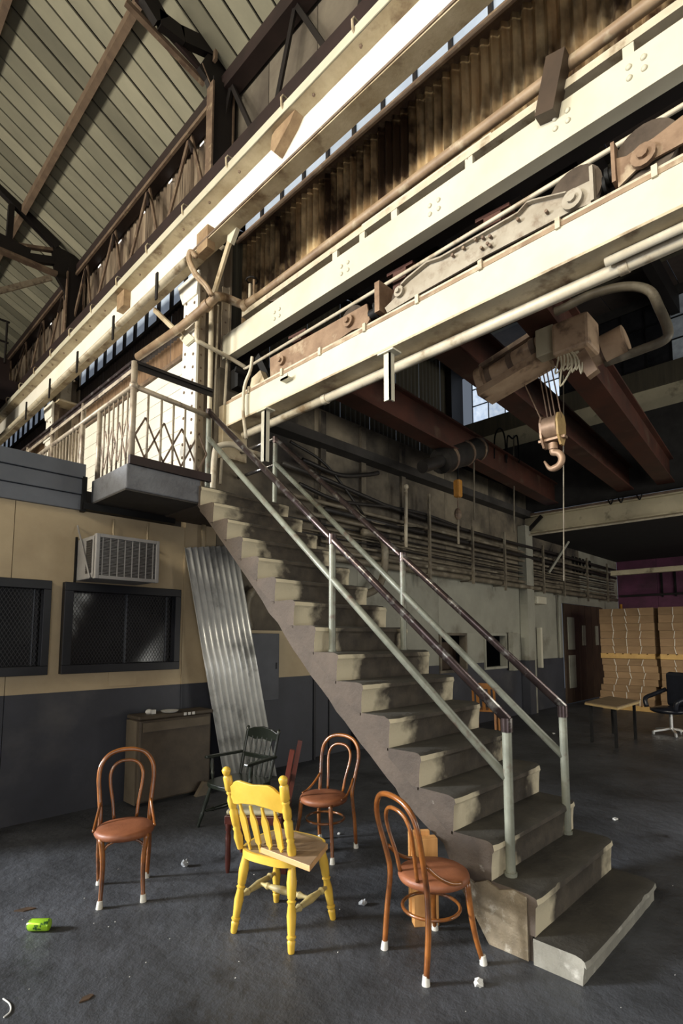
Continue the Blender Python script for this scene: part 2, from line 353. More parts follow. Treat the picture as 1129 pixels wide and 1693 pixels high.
# doorway under the stair and pipe wall to the far corner
panel(5.26, 6.2, 1.95, 2.85, M_wallgrey); panel(6.2, 8.42, 0, 1.2, M_navy); panel(6.2, 8.42, 1.2, 2.85, M_wallgrey)
OP = ((8.42, 9.36), (10.05, 11.0), (11.3, 11.55)); OZ = (1.05, 1.80)
panel(8.42, 14.1, 0, OZ[0], M_navy); panel(8.42, 14.1, OZ[1], 2.85, M_wallgrey)
for x0, x1 in ((9.36, 10.05), (11.0, 11.3), (11.55, 14.1)):
    panel(x0, x1, OZ[0], 1.2, M_navy); panel(x0, x1, 1.2, OZ[1], M_wallgrey)
panel(14.1, 17.0, 2.62, 2.85, M_wallgrey); panel(17.0, 18.6, 0, 1.2, M_navy); panel(17.0, 18.6, 1.2, 2.85, M_wallgrey)
xs = [5.26, 7.0, 8.7, 10.4, 12.2]
for a, b in zip(xs, xs[1:]): panel(a, b, 2.85, 5.15, M_soot)
panel(12.2, 15.4, 2.85, 4.3, M_soot); panel(15.4, 18.6, 2.85, 4.3, M_wallgrey)
for x in (5.35, 6.25, 7.3): MB().box((x, YW - .05, 2.9), (x + .11, YW, 5.1)).build('pilaster', M_soot, wb)
MB().box((4.2, YW - .22, 4.52), (12.2, YW, 4.66)).build('ledge', M_soffit, wb)
for x in (14.9, 15.15, 15.4, 15.65, 15.9, 16.15): MB().box((x, YW - .012, 3.45), (x + .16, YW, 3.95)).build('louvre_slot', M_black, wb)

# rooms behind the back wall (dark inside)
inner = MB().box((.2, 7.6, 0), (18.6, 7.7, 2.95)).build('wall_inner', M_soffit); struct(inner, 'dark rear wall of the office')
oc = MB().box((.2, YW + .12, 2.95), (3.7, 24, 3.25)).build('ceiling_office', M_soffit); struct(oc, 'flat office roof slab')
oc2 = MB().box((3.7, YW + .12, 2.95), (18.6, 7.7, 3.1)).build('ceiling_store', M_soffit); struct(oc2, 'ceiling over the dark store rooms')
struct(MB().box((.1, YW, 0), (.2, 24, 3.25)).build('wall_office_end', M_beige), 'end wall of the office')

# office windows with security mesh
def mesh_mat():
    m = bpy.data.materials.new('woven_security_mesh'); m.use_nodes = True
    N = m.node_tree.nodes; N['Principled BSDF'].inputs['Base Color'].default_value = (.03, .03, .033, 1); N['Principled BSDF'].inputs['Roughness'].default_value = .5
    return m
M_mesh = mesh_mat()
def office_window(name, x0, x1, split, label):
    z0, z1 = WZ
    o = room(name, ((x0+x1)/2, YW, z0), label)
    t = .085
    for a, b in (((x0, z0), (x1, z0+t)), ((x0, z1-t), (x1, z1)), ((x0, z0+t), (x0+t, z1-t)), ((x1-t*.8, z0+t), (x1, z1-t))):
        MB().box((a[0], YW-.07, a[1]), (b[0], YW+.02, b[1])).build('frame', M_navydk, o, bevel=.004)
    MB().box((x0+t, YW+.08, z0+t), (split, YW+.086, z1-t)).build('pane', M_glassdk, o)
    MB().box((split, YW+.055, z0+t), (x1-.07, YW+.061, z1-t)).build('pane', M_glassdk, o)
    MB().box((split-.006, YW+.05, z0+t), (split+.006, YW+.09, z1-t)).build('meeting_stile', M_acdk if x0 < 1 else M_fascia, o)
    MB().box((x1-.125, YW+.04, z0+t), (x1-.115, YW+.06, z1-t)).build('glazing_bead', M_fascia, o)
    g = MB(); p = .034; x = x0 + t; H = z1 - z0 - 2*t
    n = int((x1 - x0 - 2*t) / p)
    for i in range(-int(H/.6/p*1.0)-1, n + 1):
        for sg in (1, -1):
            a = x0 + t + i*p; b = a + H*.6
            lo, hi = x0 + t, x1 - t*.8
            if b <= lo or a >= hi: continue
            ta = max(0, (lo-a)/(b-a)); tb = min(1, (hi-a)/(b-a))
            za, zb = (z0+t+H*ta, z0+t+H*tb) if sg > 0 else (z1-t-H*ta, z1-t-H*tb)
            g.bar((a+(b-a)*ta, YW-.02, za), (a+(b-a)*tb, YW-.02, zb), .0028, .0028, (0, 1, 0))
    tag(g.build('security_mesh', M_mesh, o), 'fine diamond mesh', kind='stuff')
    return o
office_window('window_1', W1[0], W1[1], 1.05, 'dark office window with diamond mesh at the left edge')
office_window('window_2', W2[0], W2[1], 2.55, 'dark office window with diamond mesh below the air conditioner')

# store openings further right
for k, (x0, x1) in enumerate(OP):
    o = room('window_%d' % (k+3), ((x0+x1)/2, YW, OZ[0]), ['unglazed store opening with a brown board inside', 'black unglazed store opening', 'narrow unglazed opening beside the far wall post'][k])
    t = .05
    for a, b in (((x0, OZ[0]), (x1, OZ[0]+t)), ((x0, OZ[1]-t), (x1, OZ[1])), ((x0, OZ[0]+t), (x0+t, OZ[1]-t)), ((x1-t, OZ[0]+t), (x1, OZ[1]-t))):
        MB().box((a[0], YW-.03, a[1]), (b[0], YW+.12, b[1])).build('frame', M_wallgrey if k != 0 else M_soot, o)
    if k == 0:
        MB().box((x0+.1, YW+.3, .9), (x1+.1, YW+.34, 1.62)).build('brown_board', M_doorbr, o)
        MB().box((x0+.3, YW+.26, 1.05), (x0+.45, YW+.3, 1.5)).build('hanging_cloth', M_rust, o)
MB().box((11.02, YW-.16, 1.0), (11.28, YW-.05, 1.82)).build('shutter', M_wallgrey, wb)
MB().box((12.50, YW-.12, 1.0), (12.60, YW-.02, 1.95)).build('shutter', M_cream, wb)
# big brown sliding door far right
dr = room('door_1', (15.5, YW, 0), 'tall dark brown sliding door in shadow behind the cardboard')
for i in range(6):
    MB().box((14.12+i*.48, YW-.05, .02), (14.58+i*.48, YW, 2.6)).build('door_board', M_doorbr, dr)
for x, z in ((14.3, .4), (14.3, 1.4), (15.3, 1.5), (16.3, 1.5)):
    MB().box((x, YW-.07, z), (x+.42 if x < 15 else x+.2, YW-.05, z+.85 if x < 15 else z+.55)).build('door_panel', M_wallgrey, dr)
# door under the stair
d2 = room('door_2', (5.72, YW, 0), 'dark navy door under the stairs')
MB().box((5.30, YW+.10, 0), (6.18, YW+.14, 1.94)).build('door_leaf', M_navy, d2)
MB().box((5.26, YW-.02, 0), (5.30, YW+.12, 1.95)).build('frame', M_navydk, d2); MB().box((6.16, YW-.02, 0), (6.2, YW+.12, 1.95)).build('frame', M_navydk, d2)
MB().box((5.66, YW+.085, .05), (5.68, YW+.1, 1.9)).build('stile', M_navydk, d2)

# fascia boards over the office
fa = room('trim_1', (1.2, YW-.05, 3.0), 'slate blue boarded fascia above the office wall')
for z0, z1, d in ((3.0, 3.155, .04), (3.16, 3.32, .055), (3.325, 3.475, .07)):
    MB().box((.2, YW-d, z0), (2.02, YW+.1, z1)).build('plank', M_fascia, fa, bevel=.006)
MB().box((1.99, YW-.09, 2.98), (2.03, YW-.02, 3.34)).build('end_strip', M_black, fa)
struct(MB().box((.2, 9.4, 3.25), (2.6, 9.5, 3.95)).build('wall_parapet', M_creamdirt), 'low cream parapet beyond the office roof')
MB()
struct(MB().box((.2, 9.3, 3.95), (2.75, 9.5, 4.02)).build('trim_2', M_dark), 'dark coping of the low parapet')

# ---- long side wall of the hall beyond the column line
sw = room('wall_side', (3.78, 6.1, 3.25), 'side wall of the hall beyond the column, white boards below brown siding')
XS = 3.80
for i in range(12):
    z = 3.25 + i*.2125
    MB().box((XS, 6.1, z), (XS+.05, 22, z+.2065)).build('plank', M_white, sw, bevel=.004)
MB().box((XS-.04, 6.1, 5.80), (XS+.05, 22, 5.86)).build('rail_board', M_brownsteel, sw)
for i in range(12):
    MB().corr((XS+.02, 6.1+i*1.3, 5.86), (0, 1, 0), (0, 0, .36), 1.29, .1, .012, (-1, 0, 0)).build('brown_siding', M_brownsid, sw)
    MB().corr((XS+.02, 6.1+i*1.3, 6.22), (0, 1, 0), (0, 0, .5), 1.29, .1, .012, (-1, 0, 0)).build('dark_siding', M_darksid, sw)
MB().box((XS-.03, 6.1, 6.70), (XS+.04, 22, 6.76)).build('rail_board', M_dark, sw)
wi = room('window_6', (XS, 6.1, 7.09), 'strip of small daylit panes under the crane runway')
for i in range(26):
    MB().box((XS+.01, 6.14+i*.42, 6.76), (XS+.02, 6.14+i*.42+.36, 7.5)).build('pane', M_pane, wi)
    MB().box((XS-.03, 6.14+i*.42-.06, 6.74), (XS+.03, 6.14+i*.42, 7.5)).build('mullion', M_dark, wi)
# upper wall above the runway
uw = room('wall_upper', (3.85, 6, 7.0), 'high siding between runway and eave')
pr_ = None
for i in range(14):
    y = 6.0 + i*1.25
    o = MB().corr((3.86, y, 7.25), (0, 1, 0), (0, 0, 2.05), 1.24, .125, .018, (-1, 0, 0), seg=6).build('siding_sheet', M_corr2, uw)
for i in range(9):
    y = 6.0 - (i+1)*.92
    MB().box((3.86, y+.006, 7.95), (3.885, y+.914, 9.5)).build('siding_sheet', M_upgrey, uw)

# ---- near siding wall over the lower crane beams
sn = room('wall_siding', (3.98, 2, 5.6), 'rust streaked corrugated siding above the crane beams')
sheet = None
for i in range(11):
    y = 5.72 - (i+1)*.8
    MB().corr((3.97, y, 5.55), (0, 1, 0), (0, 0, 1.5), .802, .1, .024, (-1, 0, 0), seg=8).build('siding_sheet', M_corr, sn, smooth=50)
ch = MB(); ch.box((3.87, -3, 7.02), (3.99, 5.72, 7.05)); ch.box((3.87, -3, 7.05), (3.885, 5.72, 7.08)); ch.tube([(3.86, -3, 6.995), (3.86, 5.72, 6.995)], .028, 8)
ch.build('sill_channel', M_brownsteel, sn)
w7 = room('window_7', (3.96, 2, 7.2), 'strip of tall frosted panes above the corrugated siding')
for i in range(21):
    y = 5.68 - (i+1)*.41
    MB().box((3.955, y+.04, 7.1), (3.965, y+.41, 7.95)).build('pane', M_pane, w7)
    MB().box((3.92, y, 7.12), (3.97, y+.04, 7.95)).build('mullion', M_dark, w7)

# ---- hall roof: boards running up the slope, purlins along the hall
def zr(x): return 9.45 + .5*(3.75 - x)
ce = room('ceiling', (3.75, 6, 9.45), 'sloping boarded roof of the hall')
XR = -3.5
bk = MB().prism([(4.0, zr(4.0)+.05), (XR, zr(XR)+.05), (XR, zr(XR)+.1), (4.0, zr(4.0)+.1)], 'y', -7, 24).build('roof_backing', M_seam, ce)
bd = None; pit = .275
for i in range(-48, 66):
    y0 = 6.1 + i*pit
    if bd is None:
        bd = MB().prism([(4.0, zr(4.0)), (XR, zr(XR)), (XR, zr(XR)+.03), (4.0, zr(4.0)+.03)], 'y', y0+.017, y0+pit-.017).build('roof_board', M_roof, ce)
        b0 = bd.location.copy(); i0 = i
    else:
        dup(bd, ce, b0 + Vector((0, (i-i0)*pit, (random.random()-.5)*.012)))
for x in (2.61, 1.5, .4, -.7, -1.8):
    MB().prism([(x-.03, zr(x)-.13), (x+.05, zr(x)-.17), (x+.05, zr(x)-.03), (x-.03, zr(x)+.01)], 'y', -7, 24).build('purlin', M_purlin, ce)
# other half of the hall roof and the opposite wall with its glazing openings
struct(MB().prism([(XR, zr(XR)), (-9, zr(XR)-2.6), (-9, zr(XR)-2.5), (XR, zr(XR)+.1)], 'y', -7, 24).build('ceiling_far_slope', M_roof), 'far slope of the hall roof')
ww = room('wall_west', (-9, 6, 0), 'opposite long wall of the hall with high glazing and a freight door')
for a, b in (((-7, 0), (2.4, 4.3)), ((6.8, 0), (24, 4.3)), ((2.4, 3.6), (6.8, 4.3)), ((-7, 8.1), (24, 10.6)), ((-7, 4.3), (-3.4, 8.1)), ((13.4, 4.3), (24, 8.1))):
    MB().box((-9.15, a[0], a[1]), (-9, b[0], b[1])).build('wall_panel', M_creamdirt, ww)
struct(MB().box((-9, 23.9, 0), (4, 24, 13)).build('wall_far_end', M_upgrey), 'far end wall of the hall')

wf = room('wall_front', (-3, -3.4, 0), 'wall behind the camera with a wide open yard door, out of view')
for a, b in (((-9, 0), (-4.1, 3.4)), ((-.3, 0), (2.4, 3.4)), ((-9, 3.4), (2.4, 13))):
    MB().box((a[0], -3.55, a[1]), (b[0], -3.4, b[1])).build('wall_panel', M_creamdirt, wf)

# ---- low bay to the right
rb = room('ceiling_bay', (8, 3, 8.9), 'dark boarded roof of the crane bay')
for i in range(11):
    MB().box((4.0, -6.8+i*1.3, 8.9), (12.3, -6.8+i*1.3+1.28, 8.96)).build('roof_board', M_rbroof, rb)
for x in (5.2, 6.6, 8.0, 9.4, 10.8): MB().box((x, -6.8, 8.68), (x+.1, 7.5, 8.9)).build('purlin', M_upsid, rb)
for y in (-2.5, .2, 2.3, 4.6, 6.6): MB().box((4.05, y, 8.28), (12.2, y+.16, 8.68)).build('rafter', M_dark, rb)
ue = room('wall_bay_end', (8, 7.5, 4.5), 'olive dark siding high on the end wall of the bay')
for i in range(9):
    MB().corr((3.95+i*.92, 7.5, 3.1), (1, 0, 0), (0, 0, 5.8), .915, .15, .02, (0, -1, 0), seg=6).build('siding_sheet', M_upsid, ue)
MB().box((11.55, 7.3, 5.1), (12.1, 7.46, 8.8)).build('corner_post', M_dark, ue)
fw_ = room('wall_bay_far', (12.3, 2, 4.1), 'high far wall of the bay with grimy windows over a cream band')
MB().box((12.2, -6.8, 6.42), (12.3, 7.5, 6.87)).build('cream_band', M_bandcream, fw_)
MB().box((12.2, -6.8, 4.7), (12.32, 7.5, 6.42)).build('wall_panel', M_soffit, fw_)
MB().box((12.16, -6.8, 6.87), (12.32, 7.5, 7.32)).build('sill_board', M_upsid, fw_)
MB().box((12.2, -6.8, 8.7), (12.32, 7.5, 9.0)).build('head_board', M_soffit, fw_)
w8 = room('window_8', (12.25, 2, 7.32), 'multi-pane steel windows high on the far wall')
cols = [7.1 - .46*i for i in range(30)]
for i, y in enumerate(cols):
    for j in range(3):
        z = 7.34 + j*.46
        if y > 5.0: m = M_panebr
        elif 2.9 < y <= 5.0: m = M_glassdk
        else: m = M_panedim
        MB().box((12.24, y-.46, z-.02), (12.25, y, z+.44)).build('pane', m, w8)
    MB().box((12.215, y-.02, 7.32), (12.26, y+.0, 8.72)).build('mullion', M_black, w8)
for j in range(4): MB().box((12.215, -6.8, 7.32+j*.46-.01), (12.26, 7.1, 7.32+j*.46+.012)).build('glazing_bar', M_black, w8)
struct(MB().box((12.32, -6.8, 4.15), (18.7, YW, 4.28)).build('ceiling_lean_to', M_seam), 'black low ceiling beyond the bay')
pw = room('wall_plum', (18.6, 0, 0), 'plum dark end wall far behind the cardboard')
for i in range(11): MB().box((18.6, YW-(i+1)*1.15+.004, 0), (18.68, YW-i*1.15-.004, 4.2)).build('wall_panel', M_plumwall, pw)
for i in range(14): MB().box((18.56, 4.4-i*.36, 2.95), (18.6, 4.4-i*.36+.05, 3.75)).build('batten', M_black, pw)
MB().box((18.5, -6.8, 3.0), (18.6, 5.6, 3.06)).build('rail_board', M_dark, pw)
ws = room('wall_south', (11, -6.9, 0), 'unseen near end wall added to keep the bay dark, with two openings for fill lamps')  # added out of view to block light, gaps only let the fill lamps through
for a, b in (((4.0, 0), (5.9, 3.7)), ((9.1, 0), (11.4, 3.7)), ((14.6, 0), (18.7, 3.7)), ((4.0, 3.7), (18.7, 9.0))):
    MB().box((a[0], -7.0, a[1]), (b[0], -6.85, b[1])).build('wall_panel', M_soffit, ws)
# ================================================================ STEELWORK OF THE HALL
def yz(px, py, x): p = P(px, py, 'x', x); return (p.y, p.z)
def xz(px, py, y): p = P(px, py, 'y', y); return (p.x, p.z)
def rivets(b, pts, r, ax):
    for p in pts: b.ball(p, r, 6, 4, tuple(.55 if 'xyz'[i] == ax else 1 for i in range(3)))
def column(y, label, full=True):
    y0, y1 = y, y + .34; x0, x1 = 3.30, 3.80
    t = thing('steel_column', label, 'column', ((x0+x1)/2, (y0+y1)/2, 3.25 if y > 6 else 3.1), 0, 'riveted hall columns')
    zb = t.location.z
    MB().box((x0, y0, zb), (x0+.03, y1, 6.3)).build('flange', M_white, t)
    MB().box((x1-.03, y0, zb), (x1, y1, 7.2)).build('flange', M_colside, t)
    MB().box((x0+.03, (y0+y1)/2-.02, zb), (x1-.03, (y0+y1)/2+.02, 6.9)).build('web', M_colside, t)
    a = MB()
    for xx in (x0+.03, x1-.13): a.box((xx, y0+.02, zb), (xx+.1, y0+.035, 6.3))
    a.build('angle', M_colside, t)
    r = MB()
    z = zb + .1
    while z < 6.25:
        rivets(r, [(x0-.004, y0+.07, z), (x0-.004, y1-.07, z+.07)], .021, 'x')
        rivets(r, [(x0+.08, y0+.02, z), (x1-.08, y0+.02, z+.07)], .014, 'y'); z += .17
    tag(r.build('rivets', M_purlin, t, smooth=True), 'rows of rivet heads', kind='stuff')
    # bracket plates that widen to carry the runway
    for z0, z1, w0, w1 in ((5.55, 5.75, .05, .0), (6.0, 6.3, .0, .14)):
        MB().prism([(y0-w0*0, z0), (y1+w0, z0), (y1+w1, z1), (y0-w1*.3, z1)], 'x', x0-.022, x0-.002).build('bracket_plate', M_white, t)
    # upper column to the roof truss
    MB().box((3.44, y0, 6.9), (3.465, y0+.15, 9.1)).build('upper_flange', M_brownsteel, t)
    MB().box((3.465, y0+.02, 6.9), (3.76, y0+.05, 9.2)).build('upper_web', M_dark, t)
    MB().box((3.76, y0, 7.2), (3.785, y0+.15, 9.2)).build('upper_flange', M_brownsteel, t)
    return t
column(5.74, 'riveted cream steel column rising beside the stair landing')
column(11.1, 'riveted cream steel column far behind the balcony railing')

jb = thing('runway_box', 'small cream switch box below the runway at the far column', 'switch box', P(103, 662, 'x', 3.5))
q = jb.location; MB().box((3.4, q.y-.2, q.z-.1), (3.6, q.y+.2, q.z+.45)).build('box', M_pipe, jb, bevel=.01); MB().box((3.35, q.y-.3, q.z-.14), (3.75, q.y+.3, q.z-.1)).build('shelf', M_creamdirt, jb)
# crane runway of the hall
rw = thing('crane_runway_girder', 'big cream I-girder of the hall crane running up to the top edge', 'girder', (3.2, 5, 6.33))
MB().box((3.19, -3, 6.36), (3.215, 23, 6.80)).build('web_plate', M_white, rw)  # whiter than the other beams, its strong light is put into the colour
MB().box((3.03, -3, 6.80), (3.37, 23, 6.83)).build('top_flange', M_creamdirt, rw)
MB().box((3.02, -3, 6.80), (3.035, 23, 6.90)).build('edge_lip', M_cream, rw)
MB().box((3.10, -3, 6.33), (3.275, 23, 6.36)).build('bottom_flange', M_creamdirt, rw)
MB().box((3.13, -3, 6.90), (3.27, 23, 6.93)).build('rail_plate', M_dark, rw); MB().box((3.17, -3, 6.93), (3.23, 23, 6.99)).build('crane_rail', M_dark, rw)
MB().box((3.12, -3, 6.83), (3.28, 23, 6.90)).build('packing_plate', M_dark, rw)
clip = MB().tube([(3.2, .9, 7.0), (3.02, .9, 6.99), (3.0, .9, 6.95), (3.005, .9, 6.87), (3.03, .9, 6.845)], .012, 6).build('rail_clip', M_creamdirt, rw)
for i in range(1, 22): dup(clip, rw, clip.location + Vector((0, .95*i, 0)))
bolts = MB()
for i in range(30):
    y = 1 + i*.6; bolts.ball((3.11, y, 6.795), .017, 6, 4)
tag(bolts.build('flange_bolts', M_brownsteel, rw), 'bolt heads under the top flange', kind='stuff')
# patches on the web
for px, py in ((488, 212),):
    p = P(px, py, 'x', 3.17)
    MB().prism([(p.y+.28, p.z-.10), (p.y+.22, p.z-.17), (p.y-.02, p.z-.02), (p.y-.2, p.z+.16), (p.y-.18, p.z+.2), (p.y+.26, p.z+.04)], 'x', 3.08, 3.189).build('torn_plate', M_gusset, rw)
for px, py in ((335, 398), (200, 495)):
    p = P(px, py, 'x', 3.1)
    MB().box((3.09, p.y-.12, p.z-.14), (3.19, p.y+.12, p.z+.14)).build('bracket', M_gusset, rw)
MB().tube([(3.095, -3, 6.355), (3.095, 23, 6.355)], .014, 6).build('edge_conduit', M_brownsteel, rw)
# conduit slung below the runway with brackets
cp = thing('runway_conduit', 'pale pipe slung beneath the hall runway on short dark brackets', 'pipe', (3.06, 11, 6.1))
MB().tube([(3.04, 5.6, 6.22), (3.04, 22, 6.22)], .045, 10).build('pipe', M_pipe, cp, smooth=True)
for px, py in ((260, 497), (188, 560), (128, 622), (82, 668), (43, 705)):
    p = P(px, py, 'x', 3.0)
    MB().box((2.975, p.y-.025, 6.0), (2.995, p.y+.025, 6.36)).build('bracket', M_dark, cp)

# cross brace below runway and lower struts at the column
br = thing('knee_brace', 'cream flat knee brace rising from the column bracket to the runway', 'brace', (3.3, 5.6, 5.7))
MB().bar(P(352, 490, 'x', 3.25), P(388, 372, 'x', 3.25), .03, .075, (0, 1, 0)).build('flat_bar', M_creamdirt, br)
MB().prism([yz(378, 400, 3.25), yz(383, 362, 3.25), yz(398, 366, 3.25), yz(384, 404, 3.25)], 'x', 3.225, 3.275).build('gusset_plate', M_cream, br)
bs = thing('pipe_strut', 'short pale diagonal strut left of the column above the railing', 'brace', P(285, 545, 'x', 3.1))
MB().bar(P(255, 512, 'x', 3.1), P(302, 558, 'x', 3.25), .03, .06, (0, 1, 0)).build('flat_bar', M_creamdirt, bs)
MB().prism([yz(292, 552, 3.27), yz(306, 545, 3.27), yz(322, 560, 3.27), yz(308, 572, 3.27)], 'x', 3.26, 3.29).build('gusset_plate', M_cream, bs)

# eave strut, bracing and trusses
es = thing('eave_strut', 'long dark plum eave beam where roof meets the high siding', 'beam', (3.72, 6, 9.2))
MB().box((3.62, -4, 9.14), (3.82, 23, 9.36)).build('beam', M_purple, es)
MB().box((3.60, 6.0, 9.1), (3.64, 23, 9.16)).build('edge_angle', M_brownsteel, es)
wbm = thing('wind_girder', 'dark lattice wind girder along the high siding', 'girder', (3.5, 6, 7.4))
MB().box((3.42, -4, 7.42), (3.52, 23, 7.78)).build('bottom_chord', M_purple, wbm)
for i in range(-4, 12):
    y = 6.08 + i*1.33
    if y < 6: 
        MB().bar((3.6, y+.2, 7.75), (3.7, y+.95, 9.2), .04, .06).build('lattice_bar', M_dark, wbm)
        MB().bar((3.6, y+1.25, 7.75), (3.7, y+.95, 9.2), .04, .05).build('lattice_bar', M_dark, wbm)
    else:
        MB().bar((3.6, y+.05, 7.75), (3.68, y+.66, 9.2), .03, .06).build('lattice_bar', M_brownsteel, wbm)
        MB().bar((3.6, y+1.28, 7.75), (3.68, y+.66, 9.2), .03, .06).build('lattice_bar', M_brownsteel, wbm)
        MB().bar((3.66, y+.66, 9.05), (3.46, y+.2, 8.45), .03, .05).build('strut', M_purple, wbm)
for k in range(9):
    y = 6.6 + k*.95
    o = MB().box((3.82, y, 9.06), (3.827, y+.05+.09*random.random(), 9.085)).build('light_gap', mat('sky_gap%d' % k, (1, .98, .92), None, 3, .5, emis=1.2) if k == 0 else MATS['sky_gap0'], wbm)
    o['label'] = 'daylight showing through a gap under the eave'

def pxpoly(pts, y, th, m, name, par):
    MB().prism([xz(a, c, y) for a, c in pts], 'y', y-th/2, y+th/2).build(name, m, par)
def member(p, q, y, w, th, m, name, par, dy=0):
    a = P(p[0], p[1], 'y', y); c = P(q[0], q[1], 'y', y)
    a.y += dy; c.y += dy
    MB().bar(a, c, th, w, Vector((0, 1, 0)).cross(c-a)).build(name, m, par)
t1 = thing('roof_truss', 'dark knee of the near roof truss above the column', 'truss', (3.6, 5.9, 8))
pxpoly([(327, 113), (341, 92), (343, 30), (352, 22), (364, 88), (378, 104), (402, 88), (400, 150), (394, 160), (391, 285), (356, 270), (354, 172), (340, 132)], 5.86, .07, M_dark, 'gusset_plate', t1)
member((348, 82), (300, 60), 5.86, .20, .1, M_dark, 'diagonal', t1); member((302, 62), (262, 32), 5.86, .20, .1, M_dark, 'diagonal', t1); member((266, 36), (235, -15), 5.86, .24, .1, M_dark, 'diagonal', t1)
member((350, 60), (302, -12), 5.86, .2, .1, M_dark, 'diagonal', t1)
member((346, 128), (215, -10), 5.86, .06, .07, M_brownsteel, 'top_chord', t1, .12); member((342, 118), (228, -10), 5.86, .07, .05, M_purple, 'top_chord', t1, .05)
member((350, 108), (357, -12), 5.86, .04, .06, M_brownsteel, 'hanger', t1, -.08)
member((332, 108), (357, 172), 5.86, .015, .09, M_brownsteel, 'edge_angle', t1)
member((400, 108), (470, 127), 5.6, .05, .03, M_rust, 'tie_bar', t1)
t2 = thing('roof_truss', 'dark knee of the far roof truss at the left', 'truss', (3.6, 11.2, 8))
pxpoly([(85, 398), (100, 412), (137, 432), (139, 450), (132, 470), (131, 525), (134, 540), (107, 534), (106, 482), (91, 456), (87, 430)], 11.2, .08, M_dark, 'gusset_plate', t2)
member((95, 408), (-10, 300), 11.2, .17, .12, M_dark, 'top_chord', t2); member((88, 432), (44, 426), 11.2, .15, .1, M_dark, 'bottom_chord', t2)
member((48, 426), (-12, 395), 11.2, .3, .12, M_dark, 'bottom_chord', t2); member((19, 340), (14, 405), 11.2, .1, .1, M_dark, 'post', t2)
member((92, 456), (-10, 413), 11.2, .06, .14, M_brownsteel, 'edge_angle', t2, -.06); member((86, 414), (25, 405), 11.2, .06, .1, M_brownsteel, 'strut', t2)
member((84, 459), (-12, 484), 11.2, .1, .05, M_railbr, 'wind_brace', t2)

# bridge crane parked far along the hall
cb = thing('hall_crane', 'dark end of the overhead crane at the far left', 'crane', (2.7, 14.5, 6.98))
MB().box((2.9, 13.6, 7.05), (3.35, 15.8, 7.55)).build('end_carriage', M_purple, cb)
MB().box((.2, 14.0, 7.35), (3.2, 14.5, 8.2)).build('bridge_girder', M_purple, cb)
MB().box((.2, 15.0, 7.35), (3.2, 15.5, 8.2)).build('bridge_girder', M_dark, cb)
for y in (13.75, 15.6): MB().tube([(3.1, y, 7.0), (3.3, y, 7.0)], .2, 14).build('wheel', M_dark, cb)
for x in (.3, 1.0, 1.7, 2.4, 3.05): MB().tube([(x, 13.8, 8.0), (x, 13.8, 9.0)], .025, 8).build('railing_post', M_dark, cb)
for z in (8.5, 9.0): MB().tube([(.2, 13.8, z), (3.1, 13.8, z)], .025, 8).build('guard_rail', M_dark, cb)
MB().box((1.9, 12.9, 6.1), (2.5, 13.8, 7.3)).build('motor_box', M_dark, cb)

# ================================================================ LOWER CRANE BEAMS
b1 = thing('upper_crane_beam', 'upper cream I-beam with rivet clusters above the crane trucks', 'beam', (3.8, 2.5, 5.26))
MB().prism([(3.66, 5.27), (3.78, 5.27), (3.78, 5.29), (3.69, 5.29), (3.69, 5.55), (3.78, 5.55), (3.78, 5.58), (3.66, 5.58)], 'y', -3, 5.72).build('channel', M_cream, b1)
MB().box((3.80, -3, 5.32), (3.95, 5.72, 5.5)).build('backing_beam', M_dark, b1)
rv = MB()
for px, py in ((458, 518), (570, 442), (718, 341), (928, 196), (1052, 110)):
    p = P(px, py, 'x', 3.66)
    for dy in (-.045, .045):
        for dz in (-.05, .03): rv.ball((3.657, p.y+dy, p.z+dz-dy*.0), .021, 8, 5, (.7, 1, 1))
rv.build('rivet_heads', M_cream, b1, smooth=True)
for px, py in ((497, 445), (545, 385)): pass
b1h = MB()
for px, py in ((550, 488), (563, 478)):
    p = P(px, py, 'x', 3.8); b1h.tube([p + Vector((0, 0, .12)), p + Vector((0, .02, .04)), p + Vector((0, -.02, 0)), p + Vector((0, -.06, .05))], .009, 6)
b1h.build('cable_hooks', M_pipebrown, b1)
MB().tube([(3.82, -3, 5.17), (3.82, 5.6, 5.10)], .018, 8).build('hanging_rod', M_pipe, b1, smooth=True)

# ladder-like cable tray between beam and siding
tr = thing('cable_tray', 'long cream timber cable tray with short uprights above the upper beam', 'cable tray', (3.85, 2.5, 5.68))
MB().box((3.66, -3, 5.665), (3.76, 5.3, 5.73)).build('rail', M_pipe, tr)
for px, py in ((776, 258), (893, 177), (1038, 64), (653, 355), (600, 392), (555, 425)):
    q = P(px, py, 'x', 3.68); MB().box((3.665, q.y-.035, 5.58), (3.70, q.y+.035, 5.70)).build('upright', M_cream, tr)
MB().box((3.665, 1.9, 5.73), (3.69, 3.3, 5.75)).build('splice_board', M_cream, tr)
blk = MB()
p = P(918, 150, 'x', 3.66)
Mr = Matrix.Translation(p) @ Matrix.Rotation(math.radians(14), 4, 'X')
blk.box((-.10, -.07, -.22), (.02, .07, .20), Mr)
ob = blk.build('timber_block', M_doorbr, tr); ob['label'] = 'dark timber block bolted across the tray'
p = P(458, 487, 'x', 3.74)
MB().bar(p + Vector((-.02, .14, .0)), p + Vector((.02, -.12, -.08)), .09, .06, (1, 0, 0)).build('timber_block', M_doorbr, tr)

